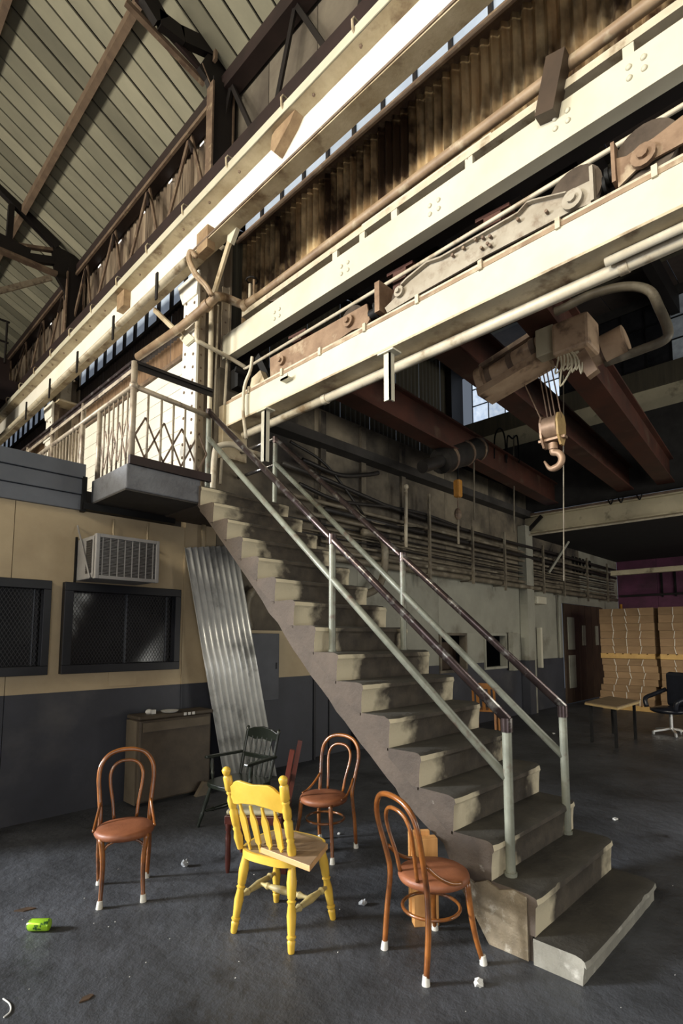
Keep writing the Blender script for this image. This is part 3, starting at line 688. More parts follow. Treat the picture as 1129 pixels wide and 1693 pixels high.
# big pipe along the siding, dipping round the column
sp = thing('siding_pipe', 'fat brown stained pipe bending round the column and along the siding', 'pipe', (3.6, 3, 5.6))
pts = [P(228, 590, 'x', 3.12), P(300, 540, 'x', 3.17), P(342, 505, 'x', 3.2), P(358, 490, 'x', 3.22), P(372, 492, 'y', 5.55), P(396, 502, 'y', 5.45), P(406, 505, 'x', 3.66), P(425, 492, 'x', 3.68), P(445, 477, 'x', 3.68)]
pts = [pts[0], pts[1], pts[2]] + smooth_path(pts[3:7], 4) + pts[7:8]
MB().tube(pts, .052, 12).build('pipe', M_pipebrown, sp, smooth=True)
qa = P(445, 477, 'x', 3.68); qb = P(1042, 30, 'x', 3.68); MB().tube([pts[-1], qa, qb, qb+(qb-qa)*.6], .045, 12).build('pipe', M_pipebrown, sp, smooth=True)
for px, py in ((331, 517), (430, 494), (1028, 52)):
    a = P(px, py, 'x', 3.2 if px < 400 else 3.72)
for q0, q1 in ((pts[2], pts[3]), (pts[-2], pts[-1])):
    d = (q1-q0).normalized(); MB().tube([q0-d*.04, q0+d*.04], .066, 12).build('coupling', M_pipebrown, sp, smooth=40)
# valve
vv = thing('pipe_valve', 'small valve with handwheel standing on the siding pipe', 'valve', P(413, 495, 'x', 3.7))
v0 = vv.location
MB().tube([v0, v0+Vector((0, 0, .2))], .02, 8).build('stem', M_pipe, vv); MB().tube([v0+Vector((0, -.08, 0)), v0+Vector((0, -.08, .22))], .015, 8).build('stem', M_pipebrown, vv)
MB().tube([v0+Vector((.07*math.cos(a), .07*math.sin(a)-.04, .23)) for a in [k*math.pi/5 for k in range(11)]], .012, 6, False).build('handwheel', M_dark, vv)
# cables over the runway end
for k, (dx, lab) in enumerate(((0, 'stiff brown cable looping from the runway down to the knee brace'), (.05, 'second cable hugging the loop beside the runway end'))):
    pp = [P(322+dx*60, 425, 'x', 3.05), P(314+dx*40, 415, 'x', 3.02), P(311+dx*60, 430, 'x', 3.02), P(322+dx*100, 455, 'x', 3.05), P(338+dx*80, 472, 'x', 3.1), P(348+dx*60, 488, 'x', 3.16)]
    tag(MB().tube(smooth_path(pp, 5), .022, 8).build('loop_cable', M_pipebrown, smooth=True), lab, 'cable')
# conduits on the column face and the return pipe
for k, (xa, xb, ya, yb, r, lab) in enumerate(((350, 344, 500, 800, .032, 'fat pale conduit running down the column face'), (361, 353, 505, 690, .014, 'thin pale conduit beside the fat one on the column'), (377, 364, 575, 800, .02, 'pale conduit near the right edge of the column'))):
    tag(MB().tube([P(xa, ya, 'y', 5.66), P((xa+xb)/2, (ya+yb)/2, 'y', 5.66), P(xb, yb, 'y', 5.66)], r, 10).build('column_conduit', M_pipe, smooth=True), lab, 'conduit')
rp = [P(327, 525, 'y', 5.62), P(325, 560, 'y', 5.62), P(333, 567, 'y', 5.6), P(352, 577, 'y', 5.58), P(380, 592, 'y', 5.56), P(410, 610, 'y', 5.5)]
tag(MB().tube(smooth_path(rp, 4), .026, 10).build('return_pipe', M_pipe, smooth=True), 'bent pale pipe crossing the column towards the crane trucks', 'pipe')
hc = [P(417, 590, 'x', 3.6), P(414, 612, 'x', 3.6), P(404, 640, 'x', 3.6), P(402, 680, 'x', 3.6), P(407, 725, 'x', 3.6)]
tag(MB().tube(smooth_path(hc, 5), .02, 8).build('hanging_cable', M_pipe, smooth=True), 'pale cable hanging past the end of the lower crane beam', 'cable')
lp = [P(351, 818, 'y', 5.3), P(355, 750, 'y', 5.3), P(364, 737, 'y', 5.28), P(385, 735, 'y', 5.2), P(405, 745, 'y', 5.15), P(430, 752, 'y', 5.1)]
tag(MB().tube(smooth_path(lp, 4), .035, 10).build('bent_pipe', M_pipe, smooth=True), 'bent pale pipe at the head of the stairs', 'pipe')

# lower beam with rail
b2 = thing('lower_crane_beam', 'lower cream I-beam carrying the crane trucks', 'beam', (3.8, 2.5, 4.3))
MB().box((3.66, -3, 4.36), (3.70, 5.60, 4.63)).build('face_plate', M_cream, b2)
MB().box((3.66, -3, 4.34), (3.90, 5.60, 4.36)).build('bottom_flange', M_creamdirt, b2)
MB().box((3.82, -3, 4.36), (3.86, 5.60, 4.63)).build('web', M_creamdirt, b2)
MB().box((3.655, -3, 4.63), (3.95, 5.60, 4.665)).build('top_flange', M_pipebrown, b2)
MB().box((3.76, -3, 4.665), (3.82, 5.45, 4.72)).build('crane_rail', M_brownsteel, b2)
MB().box((3.665, -3, 4.665), (3.675, 5.5, 4.69)).build('edge_strip', M_pipe, b2)
clip2 = MB().box((3.64, 5.1, 4.62), (3.665, 5.135, 4.70)).build('rail_clip', M_pipe, b2)
for i in range(1, 12): dup(clip2, b2, clip2.location + Vector((0, -.62*i, 0)))
p = P(482, 632, 'x', 3.7); MB().box((3.58, p.y-.07, p.z-.01), (3.80, p.y+.05, p.z+.01)).box((3.58, p.y-.07, p.z-.01), (3.59, p.y+.05, p.z+.035)).build('angle_lug', M_cream, b2)
ends = MB()
ends.box((3.62, 5.60, 3.95), (3.98, 5.70, 4.62)); ends.build('end_bearing', M_creamdirt, b2)
# hangers and pipe under the beam
hp = thing('sprinkler_main', 'cream pipe slung along the underside of the lower crane beam', 'pipe', (3.72, 2.5, 4.2))
MB().tube([(3.90, -3, 4.285), (3.90, 5.55, 4.285)], .048, 12).build('pipe', M_pipe, hp, smooth=True)
for y in (4.05, 1.05): MB().tube([(3.90, y-.03, 4.285), (3.90, y+.03, 4.285)], .056, 12).build('coupling', M_pipe, hp, smooth=40)
tag(MB().tube([(3.80, -3, 4.305), (3.80, P(1000, 418, 'x', 3.8).y, 4.305)], .032, 10).build('branch_pipe', M_pipe, smooth=True), 'shorter cream pipe above the main pipe at the right edge', 'pipe')
for px, y0, y1, lab in ((643, 585, 662, 'cream angle-iron hanger below the middle of the lower beam'), (439, 680, 762, 'cream angle-iron hanger near the column end of the lower beam')):
    a = P(px-2, y0, 'x', 3.6); z1 = P(px, y1, 'x', 3.6).z
    tag(MB().box((3.585, a.y-.035, z1), (3.6, a.y+.035, a.z)).box((3.585, a.y-.035, z1), (3.65, a.y-.02, a.z)).box((3.56, a.y-.09, a.z), (3.68, a.y+.09, a.z+.015)).build('beam_hanger', M_cream), lab, 'bracket')

M_wheel = mat('wheel_steel', (.13, .10, .075), (.06, .045, .035), 5, .4, metal=.4)
# ---- crane trucks
def wheel(b, y, z, x, r, w=.06):
    b.tube([(x-w, y, z), (x-w*.5, y, z), (x-w*.5, y, z), (x+w, y, z)], 0, 24, True, [r, r, r*.88, r*.88])
def truck(label, outline, wheels, m, x0=3.70, x1=3.90, extra=()):
    pts = [yz(a, c, x0) for a, c in outline]
    y = sum(p[0] for p in pts)/len(pts)
    t = thing('crane_truck', label, 'crane truck', (3.8, y, 4.72), 0, 'end trucks on the lower crane beam')
    for xa, xb in ((x0, x0+.018), (x1-.018, x1)):
        MB().prism(pts, 'x', xa, xb).build('side_plate', m, t)
    ys = [p[0] for p in pts]; zs = [p[1] for p in pts]
    for px, py, r in wheels:
        q = P(px, py, 'x', x0)
        b = MB(); wheel(b, q.y, 4.72+r*.88, 3.79, r); b.build('wheel', M_wheel, t, smooth=40)
        hb = MB(); hb.tube([(x0-.035, q.y, q.z), (x0, q.y, q.z)], r*.38, 14); hb.tube([(x0-.06, q.y, q.z), (x0-.035, q.y, q.z)], r*.17, 8); hb.build('hub', m, t, smooth=40)
    return t
ta = truck('rusty crane truck nearest the column with two bolted hubs', [(446, 592), (606, 502), (611, 528), (604, 540), (583, 545), (540, 575), (487, 607), (470, 612), (447, 628)], ((467, 597, .14), (578, 532, .16)), M_rust)
bf = MB(); q = P(613, 522, 'x', 3.74); bf.tube([q, q+Vector((0, -.09, .0))], .05, 12); bf.tube([q+Vector((0, -.09, 0)), q+Vector((0, -.12, 0))], .075, 12); bf.build('buffer', M_black, ta, smooth=40)
tb = truck('long pale crane truck with a raised middle plate and coupling ends', [(636, 509), (655, 490), (662, 470), (672, 460), (705, 433), (728, 425), (855, 352), (870, 335), (880, 331), (935, 318), (978, 297), (980, 335), (950, 346), (800, 424), (755, 450), (690, 487), (660, 505), (640, 517)], ((662, 484, .13), (948, 333, .19)), M_truckgrey)
lo = [yz(a, c, 3.735) for a, c in ((700, 470), (890, 370), (897, 398), (700, 503))]
MB().prism(lo, 'x', 3.735, 3.86).build('lower_plate', M_doorbr, tb)
rb_ = MB()
for px, py in ((800, 395), (808, 405), (812, 393), (798, 412), (812, 408), (750, 424), (768, 412), (788, 398), (905, 352), (858, 365)):
    q = P(px, py, 'x', 3.69); rb_.tube([q, q+Vector((-.03, 0, 0))], .013, 8)
rb_.build('bolt_heads', M_brownsteel, tb)
fl = MB(); fl.prism([yz(a, c, 3.66) for a, c in ((662, 468), (672, 458), (705, 431), (728, 423), (855, 350), (870, 333), (880, 329), (935, 316), (935, 318), (880, 331.5), (870, 335.5), (855, 352.5), (728, 426), (705, 434), (672, 461), (662, 471))], 'x', 3.66, 3.80); fl.build('top_flange', M_truckgrey, tb)
q = P(986, 316, 'x', 3.78); bf = MB(); bf.box((3.68, q.y-.012, q.z-.13), (3.88, q.y+.012, q.z+.13)); bf.build('end_plate', M_truckgrey, tb)
bf = MB(); bf.tube([q+Vector((0, 0, .01)), q+Vector((0, -.055, .0))], .05, 12); bf.tube([q+Vector((0, -.055, 0)), q+Vector((0, -.075, 0))], .065, 12); bf.build('buffer', M_black, tb, smooth=40)
q = P(632, 498, 'x', 3.74); bf = MB(); bf.box((3.66, q.y-.03, q.z-.14), (3.88, q.y+.03, q.z+.16)); bf.build('end_plate', M_rust, tb)
bf = MB(); bf.tube([q+Vector((0, .02, -.02)), q+Vector((0, .09, -.02))], .045, 12); bf.build('buffer', M_black, tb, smooth=40)
tc_ = truck('brown crane truck running out of the right edge with a big wheel', [(1018, 262), (1035, 258), (1060, 240), (1080, 228), (1129, 190), (1240, 110), (1240, 165), (1129, 236), (1070, 268), (1050, 282), (1022, 310)], ((1065, 260, .2), (1230, 150, .2)), M_rust)
q = P(1022, 285, 'x', 3.78); bf = MB(); bf.box((3.67, q.y-.012, q.z-.14), (3.88, q.y+.012, q.z+.15)); bf.build('end_plate', M_rust, tc_)
bf = MB(); bf.tube([q, q+Vector((0, .05, -.0))], .05, 12); bf.tube([q+Vector((0, .05, 0)), q+Vector((0, .075, 0))], .065, 12); bf.build('buffer', M_black, tc_, smooth=40)
# motor beside the column end of the rail
mo = thing('rail_stop', 'cream wedge rail stop and dark arm at the column end of the lower beam', 'rail stop', (3.8, 5.2, 4.61))
MB().prism([yz(408, 668, 3.74), yz(416, 625, 3.74), yz(430, 612, 3.74), yz(446, 650, 3.74)], 'x', 3.74, 3.84).build('wedge', M_creamdirt, mo)
MB().bar(P(428, 590, 'x', 3.86), P(446, 628, 'x', 3.86), .07, .09).build('arm', M_black, mo)
tag(MB().box((3.72, 5.45, 4.85), (3.9, 5.6, 5.1)).tube([(3.62, 5.36, 5.0), (3.9, 5.3, 4.95)], .035, 10).build('junction_box', M_black), 'black cable junction clutter between the two cream beams at the column', 'junction box')

# ================================================================ BAY CRANES
def girder(y0, y1, label, w, z0, z1, x0=3.87, x1=12.0, m=M_darkred):
    t = thing('crane_bridge_girder', label, 'crane girder', (8, (y0+y1)/2, z0), 0, 'bridge girders across the bay')
    def fy(x): return y0+(y1-y0)*(x-x0)/(x1-x0)
    a = Vector((x0, fy(x0), (z0+z1)/2)); c = Vector((x1, fy(x1), (z0+z1)/2))
    MB().bar(a, c, w*.5, z1-z0-.04).build('web', m, t)
    for z in (z0+.015, z1-.015): MB().bar((a.x, a.y, z), (c.x, c.y, z), w, .03).build('flange', m, t)
    return t
girder(4.50, 4.98, 'dark red bridge girder closest to the sooty back wall', .28, 4.74, 5.22)
girder(3.00, 3.42, 'dark red bridge girder left of the hook', .3, 4.76, 5.26)
girder(2.02, 2.68, 'dark red bridge girder right of the hook', .3, 4.76, 5.26)
# far runway
fr = thing('far_runway_beam', 'grimy cream runway beam across the far side of the bay', 'beam', (12.1, 1, 4.1))
MB().ibeam(11.95, 12.15, 4.14, 4.55, -6.5, 5.65, .03, .02).build('beam', M_bandcream, fr)
MB().box((11.93, -6.5, 4.55), (12.17, 5.65, 4.60)).build('top_flange', M_brownsteel, fr)
MB().tube([(11.9, -6.5, 4.08), (11.9, 5.5, 4.08)], .02, 8).build('edge_conduit', M_pipe, fr)
MB().bar((11.93, 5.6, 4.15), (11.93, 5.2, 4.5), .05, .08).build('end_strut', M_dark, fr)
for y in (3.2, 3.55, 3.75): MB().tube(smooth_path([(11.9, y, 4.62), (11.88, y-.06, 4.5), (11.9, y-.1, 4.6)], 4), .014, 6).build('cable_loop', M_black, fr)

# trolley hoist
th = thing('trolley_hoist', 'tan cable hoist with control box riding the two bridge girders', 'hoist', (5.3, 2.4, 4.3))
XD = 5.2
d0 = P(800, 635, 'x', XD); d1 = P(905, 570, 'x', XD); ax = (d1-d0).normalized()
MB().tube([d0, d1], .135, 20).build('drum', M_hoist, th, smooth=40)
MB().tube([d0-ax*.02, d0+ax*.06], .19, 20).build('drum_flange', M_hoist, th, smooth=40)
MB().bar(d0+Vector((0, 0, -.15)), d1+Vector((0, 0, -.15)), .32, .08).build('cradle', M_hoist, th)
MB().bar(d0+Vector((-.08, 0, .16)), d1+Vector((-.08, 0, .16)), .05, .05).build('guard_rail', M_brownsteel, th)
for k in (.15, .5, .85):
    q = d0+(d1-d0)*k; MB().tube([q+ax*-.03, q+ax*.03], .145, 20).build('band', M_brownsteel, th, smooth=40)
bx = P(948, 560, 'x', 4.95)
MB().box((4.85, bx.y-.17, bx.z-.15), (5.15, bx.y+.17, bx.z+.17)).build('control_box', M_hoist, th, bevel=.03)
b2_ = P(903, 565, 'x', 5.0); MB().box((4.95, b2_.y-.09, b2_.z-.15), (5.1, b2_.y+.09, b2_.z+.13)).build('switch_box', M_bandcream, th, bevel=.01)
m0 = P(960, 600, 'x', 5.4); m1 = P(1035, 562, 'x', 5.4); mx = (m1-m0).normalized()
MB().tube([m0, m0+(m1-m0)*.55], .105, 18).build('gearbox', M_hoist, th, smooth=40)
MB().tube([m0+(m1-m0)*.55, m1], .15, 18).build('motor', M_hoist, th, smooth=40)
for k in (.15, .5): MB().tube([m0+(m1-m0)*k, m0+(m1-m0)*(k+.07)], .135, 18).build('gear_flange', M_brownsteel, th, smooth=40)
q = P(962, 605, 'x', 4.95); MB().bar(q+Vector((0, 0, .12)), q+Vector((0, -.1, -.12)), .08, .1).build('shoe', M_rust, th)
cbl = MB()
for k in range(7):
    q = P(922+k*1.5, 570, 'x', 4.9); l = .25+random.random()*.25
    cbl.tube(smooth_path([q, q+Vector((0, -.02*k, -l*.5)), q+Vector((0, -.03*k+.03, -l)), q+Vector((.02, -.1-.01*k, -l*.6)), q+Vector((.02, -.12, -.1))], 4), .009, 5)
cbl.build('loose_wires', M_bandcream, th)
pc = [P(895, 525, 'x', 5.2), P(930, 510, 'x', 5.2), P(975, 488, 'x', 5.25), P(1030, 474, 'x', 5.3), P(1072, 480, 'x', 5.4), P(1090, 510, 'x', 5.4), P(1104, 545, 'x', 5.4), P(1098, 562, 'x', 5.4), P(1060, 578, 'x', 5.4), P(1000, 600, 'x', 5.4)]
tag(MB().tube(smooth_path(pc, 6), .043, 10).build('power_cable', M_pipedk, smooth=True), 'thick power cable arching over the hoist', 'cable')
# hook block
M_cheek = mat('ochre_cheek_paint', (.46, .31, .12), (.30, .19, .08), 6, .6)
hk = thing('hook_block', 'yellowish hook block with big steel hook hanging from the hoist', 'hook', P(912, 768, 'x', 5.5))
XH = 5.5
c = P(913, 707, 'x', XH); pxm = (P(923, 707, 'x', XH)-c).length/10
sh = MB(); sh.tube([c+Vector((0, -.075, 0)), c+Vector((0, .075, 0))], pxm*18, 20); sh.build('sheave_housing', M_hook, hk, smooth=40)
for sx in (-.1, .078): MB().prism([(c.x+pxm*a, c.z+pxm*bb) for a, bb in ((17, 6), (12, 18), (0, 22), (-12, 18), (-17, 6), (-14, -18), (-4, -32), (6, -32), (15, -16))], 'y', c.y+sx, c.y+sx+.022).build('cheek_plate', M_hook if sx > 0 else M_cheek, hk)
MB().bar(c+Vector((0, -.14, -pxm*20)), c+Vector((0, .14, -pxm*20)), .08, .025).build('guard_plate', M_hook, hk)
MB().tube([c+Vector((0, 0, -pxm*26)), c+Vector((0, 0, -pxm*36))], pxm*7, 14).build('swivel', M_hook, hk, smooth=40)
hpz = c+Vector((0, 0, -pxm*36))
path = [hpz, hpz+Vector((0, 0, -pxm*5))] + [hpz+Vector((0, -pxm*13*math.sin(a)*1.0, -pxm*5-pxm*13*(1-math.cos(a)))) for a in [math.pi*.2*k for k in range(1, 7)]] + [hpz+Vector((0, pxm*15, -pxm*16))]
ks = len(path); MB().tube(smooth_path(path, 3), 0, 10, True, [pxm*(5.5 if i < (ks-1)*3*.75 else 5.5-4*(i-(ks-1)*3*.75)/((ks-1)*3*.25)) for i in range((ks-1)*3+1)]).build('hook', M_hook, hk, smooth=True)
rp_ = MB()
for dy, ty in ((.10, .24), (.04, .04), (.0, 0), (-.04, -.04), (-.1, -.09)):
    rp_.tube([c+Vector((0, dy, pxm*12)), Vector((5.3, c.y+ty, d0.z))], .007, 5)
rp_.build('wire_ropes', M_hook, hk)
# second hoist motor and orange pendant hoist on the wall side girder
mh = thing('girder_motor', 'black drum motor slung under the wall side girder', 'motor', P(745, 770, 'y', 4.75))
a = P(698, 772, 'y', 4.75); c2 = P(790, 742, 'y', 4.75); u = (c2-a).normalized()
MB().tube([a, a+(c2-a)*.3], .10, 16).build('gear_case', M_pipeblk, mh, smooth=40); MB().tube([a+(c2-a)*.3, c2], .21, 18).build('motor_body', M_pipeblk, mh, smooth=40)
for k in (.4, .7, .93): MB().tube([a+(c2-a)*k, a+(c2-a)*(k+.03)], .225, 18).build('band', M_brownsteel, mh, smooth=40)
oh = thing('chain_hoist', 'small orange chain hoist hanging in front of the back wall', 'hoist', P(757, 850, 'y', 4.7))
q = P(757, 808, 'y', 4.7); MB().box((q.x-.06, 4.64, q.z-.15), (q.x+.06, 4.76, q.z+.15)).build('body', M_orange, oh, bevel=.03)
MB().tube([q+Vector((0, 0, .15)), P(757, 770, 'y', 4.7)], .012, 6).build('chain', M_black, oh)
q2 = P(757, 850, 'y', 4.7); MB().tube([q, q2], .012, 6).build('chain', M_brownsteel, oh); MB().ball(q2, .08, 8, 6, (.9, .7, 1.3)).build('load_block', M_brownsteel, oh)
MB().tube([q2+Vector((.0, 0, -.08)), q2+Vector((.0, 0, -.5))], .02, 6).build('chain', M_pipedk, oh)
for px, y0, y1, pl_, lab in ((849, 720, 880, 4.9, 'long pendant cable dropping beside the far beam end'), (931, 600, 960, 2.35, 'thin pendant cable dropping right of the hook'), (783, 735, 860, 4.7, 'pair of dark cables beside the orange hoist')):
    tag(MB().tube([P(px, y0, 'y', pl_), P(px+1, y1, 'y', pl_)], .007 if px == 931 else .014, 6).build('pendant_cable', M_pipedk), lab, 'cable')
for cx_, lab in ((826, 'left black cable loop above the wall side girder'), (847, 'right black cable loop above the wall side girder')):
    pp = [P(cx_-9, 758, 'y', 4.72), P(cx_-8, 722, 'y', 4.72), P(cx_, 708 if cx_ < 840 else 725, 'y', 4.72), P(cx_+8, 722, 'y', 4.72), P(cx_+11, 765, 'y', 4.72)]
    tag(MB().tube(smooth_path(pp, 5), .016, 6).build('cable_loop', M_black), lab, 'cable')

# ================================================================ PIPES ON THE BACK WALL
defs = [(2.87, .05, M_pipedk, 5.52, 'fat lowest pipe'), (2.98, .035, M_pipedk, 5.56, 'second pipe from below'), (3.10, .022, M_pipedk, 5.58, 'thin third pipe from below'),
        (3.18, .014, M_pipeblk, 5.6, 'thin dark fourth conduit from below'), (3.24, .014, M_pipedk, 5.6, 'thin fifth conduit from below'), (3.30, .018, M_pipedk, 5.6, 'thin sixth conduit from below'), (3.36, .014, M_pipeblk, 5.6, 'thin seventh conduit from below'),
        (3.46, .03, M_pipedk, 5.56, 'eighth pipe from below'), (3.56, .04, M_pipeblk, 5.52, 'black pipe third from the top'), (3.66, .03, M_pipedk, 5.55, 'pipe second from the top'), (3.80, .035, M_pipeblk, 5.5, 'black topmost pipe')]
for i, (z, r, m, y, lab) in enumerate(defs):
    x0 = 4.6 + .35*(i % 3); pts = [Vector((x0, y, z))]
    for k in range(1, 9): pts.append(Vector((x0+(17.9-x0)*k/8, y, z+(random.random()-.5)*.02)))
    if i == 10: pts = [Vector((4.5, y, 4.05)), Vector((5.4, y, 3.99)), Vector((6.6, y, 3.86)), Vector((7.6, y, 3.81))] + pts[3:]
    tag(MB().tube(pts, r, 8).build('wall_pipe', m, smooth=True), lab + ' in the bundle along the back wall', 'pipe', 'pipe bundle on the back wall')
for k, (x, z0, z1) in enumerate(((7.75, 2.6, 4.25), (9.2, 2.75, 4.0), (10.5, 2.7, 3.95), (12.4, 2.75, 3.9), (13.6, 2.75, 3.9), (15.2, 2.7, 3.9), (16.8, 2.75, 3.9))):
    tag(MB().box((x, 5.40, z0), (x+.05, 5.44, z1)).box((x, 5.44, 2.80), (x+.05, 5.7, 2.82)).box((x, 5.44, 3.6), (x+.05, 5.7, 3.62)).build('pipe_hanger', M_pipedk), 'upright strap holding the back wall pipes, number %s from the stairs' % ('one two three four five six seven'.split()[k]), 'bracket', 'pipe straps on the back wall')
tag(MB().tube(smooth_path([P(600, 880, 'y', 5.46), P(625, 885, 'y', 5.46), P(636, 905, 'y', 5.46), P(634, 950, 'y', 5.46), P(620, 975, 'y', 5.46), P(595, 985, 'y', 5.46)], 5), .06, 12).build('drain_pipe', M_pipedk, smooth=True), 'curved grimy drain pipe seen between the stair rails', 'pipe')
tag(MB().tube([P(671, 805, 'y', 5.4), P(671, 905, 'y', 5.4)], .03, 8).ball(P(671, 805, 'y', 5.4), .05).build('vent_pipe', M_pipe, smooth=True), 'short pale upright vent pipe with a cap on the sooty wall', 'pipe')
for k, (pp, r, lab) in enumerate((([(500, 760), (560, 785), (605, 785), (625, 782)], .035, 'dark drooping hose high on the sooty wall'), ([(495, 800), (560, 828), (640, 838), (700, 850), (760, 872)], .03, 'black cable bundle sagging across the sooty wall'), ([(560, 820), (610, 860), (650, 868), (690, 870)], .014, 'pale cable sagging behind the right rail'), ([(480, 730), (540, 770), (600, 850)], .02, 'dark slanting cable behind the upper rail'))):
    tag(MB().tube(smooth_path([P(a, c, 'y', 5.5) for a, c in pp], 5), r, 8).build('sagging_cable', M_pipeblk if k != 2 else M_pipedk, smooth=True), lab, 'cable')
# far wall post with fittings
fp = thing('wall_post', 'pale steel post against the back wall beyond the stairs', 'post', (11.85, 5.55, 0))
MB().box((11.7, 5.5, 1.2), (11.98, 5.69, 4.3)).build('post', M_wallgrey, fp); MB().box((11.7, 5.5, 0), (11.98, 5.69, 1.2)).build('post_foot', M_navy, fp)
MB().box((12.02, 5.52, 0), (12.1, 5.69, 4.1)).build('conduit_trunk', M_wallgrey, fp)
tag(MB().box((12.12, 5.45, 2.5), (12.62, 5.69, 2.68)).build('wall_light', M_cream, bevel=.02), 'small pale box light on the wall beyond the post', 'wall light')
tag(MB().tube([(13.75, 5.64, 1.2), (13.75, 5.64, 2.8)], .03, 8).build('standpipe', M_wallgrey, smooth=True), 'grey standpipe on the wall near the brown door', 'pipe')
tag(MB().box((15.8, -6, 3.42), (15.95, 5.0, 3.55)).build('low_beam', M_bandcream), 'grimy pale beam under the black ceiling far right', 'beam')
tag(MB().bar((12.9, 5.5, 3.3), (13.7, 5.3, 4.15), .04, .06).build('diagonal_brace', M_wallgrey), 'pale diagonal brace under the far ceiling', 'brace')
# ================================================================ STAIRS
SX0, SX1 = 2.86, 4.03
st = thing('concrete_stair', 'worn concrete stair with paint flaked risers climbing to the landing', 'stairs', (3.45, 2.9, 0))
rnd = random.Random(3)
NS = 16
def yn(i): return 1.10 + .2467*i
def zn(i): return .13 + .209*i
# inclined body (side faces dark paint)
prof = []
for i in range(1, NS):
    prof.append((yn(i)+.035, zn(i-1)-.02)); prof.append((yn(i)+.035, zn(i)-.035))
prof += [(4.86, zn(15)-.035), (4.886, 3.07)]
und = [(3.875, 2.127), (3.45, 1.72), (3.013, 1.31), (2.68, 1.03), (2.365, .755), (2.13, .585), (1.93, .45), (1.86, .33), (1.78, .21), (1.70, .1), (1.63, .0)]
for k in range(len(und)-1):
    a, c = und[k], und[k+1]
    for j in range(4):
        t = j/4; prof.append((a[0]+(c[0]-a[0])*t+(rnd.random()-.5)*.022, max(0, a[1]+(c[1]-a[1])*t+(rnd.random()-.5)*.022)))
prof += [(1.63, 0), (1.352, 0)]
MB().prism(prof, 'x', SX0+.006, SX1-.006).build('flight', M_concrete, st)
def step(i):
    """tread and riser of one step, nosing chipped and rounded by wear"""
    nx = 26; wear = rnd.Random if False else None
    y0 = yn(i); z1 = zn(i); z0 = zn(i-1) if i else 0.0
    yb = yn(i+1)+.02 if i < NS-1 else 4.87
    xa, xb = (SX0-.02, SX1+.03) if i == 0 else (SX0, SX1)
    ov = .012
    sec = []                                         # section points (y, z): riser bottom ... nosing ... back of tread
    b = MB(); vs = []
    ph = rnd.random()*6
    for k in range(nx+1):
        t = k/nx; x = xa+(xb-xa)*t
        mid = math.exp(-((t-.5)/.28)**2)
        dip = .010*mid + .004*math.sin(9*t+ph) + (rnd.random()-.5)*.004
        chip = max(0, rnd.random()-.82)*.06 + (.01 if k in (0, nx) else 0)
        h = z1-z0
        ring = [(y0+.016+(rnd.random()-.5)*.003, z0), (y0+.014+(rnd.random()-.5)*.004, z0+h*.35), (y0+.008+(rnd.random()-.5)*.004, z0+h*.7),
                (y0-ov+.004+chip*.5, z1-.045), (y0-ov+.006+chip, z1-.016-dip*.6), (y0+.012+chip, z1-.002-dip-chip*.4), (y0+.05, z1-dip*.8), (y0+.15, z1-dip*.35), (yb, z1)]
        vs += [(x, q[0], q[1]) for q in ring] + ([(x, yb, z1-.06), (x, y0+.07, z0)] if i else [(x, yb, 0), (x, y0+.07, 0)])
    R = 11; fs = []; ms = []
    for k in range(nx):
        for j in range(R):
            a = k*R+j; c = k*R+(j+1) % R
            fs.append((a, c, c+R, a+R)); ms.append(0 if j < 4 else 1)
    fs.append(tuple(range(R))); ms.append(2); fs.append(tuple(nx*R+j for j in range(R-1, -1, -1))); ms.append(2)
    b.v = [Vector(v) for v in vs]; b.f = fs; b.m = ms
    # local x = 0 at the middle of the step so that paint wear sits mid-tread
    o = b.build('step', [M_riser if i else M_tread0, M_tread, M_concrete if i else M_tread0], st, smooth=38)
    return o
M_tread0 = mat('bottom_step_concrete', (.30, .285, .235), (.19, .18, .15), 5, .75, bump=.3, bsc=30, c3=(.46, .44, .38), sc3=10, th3=.66)
for i in range(NS): step(i)
# rough exposed concrete at the foot
ft = MB(); ft.prism([(1.40, 0), (1.63, 0), (1.70, .1), (1.80, .24), (1.84, .30), (1.78, .325), (1.72, .30), (1.64, .335), (1.56, .31), (1.48, .335), (1.40, .32)], 'x', SX0-.012, SX0+.01)
ft.build('exposed_concrete', mat('exposed_aggregate', (.26, .21, .14), (.15, .12, .08), 9, .85, bump=.7, bsc=25, c3=(.42, .38, .30), sc3=14, th3=.64), st)

# handrails
def handrail(name, x, label, pts_post, top, mid, mt, mm, mp, ext=None):
    t = thing(name, label, 'handrail', (x, pts_post[0][0], pts_post[0][1]), 0, 'stair handrails')
    for y, z0, z1 in pts_post:
        o = MB().tube([(x, y, z0-.01), (x, y, z1)], .028, 12).build('post', mp, t, smooth=40)
        MB().tube([(x, y, z1-.05), (x, y, z1+.03)], .035, 12).build('fitting', mt, o, world=True, smooth=40)
        MB().tube([(x, y, z0-.005), (x, y, z0+.02)], .036, 12).build('foot_collar', mp, o, world=True, smooth=40)
    MB().tube([(x, *top[0]), (x, *top[1])], .029, 12).build('top_rail', mt, t, smooth=True)
    MB().tube([(x, *mid[0]), (x, *mid[1])], .027, 12).build('middle_rail', mm, t, smooth=True)
    if ext: ext(t)
    return t
def ext_r(t):
    MB().tube([(3.9, 4.92, 4.07), (3.9, 5.66, 4.07)], .025, 10).build('landing_rail', M_steelrail, t, smooth=True)
    MB().tube([(3.9, 4.92, 3.75), (3.9, 5.66, 3.75)], .022, 10).build('landing_rail', M_steelrail, t, smooth=True)
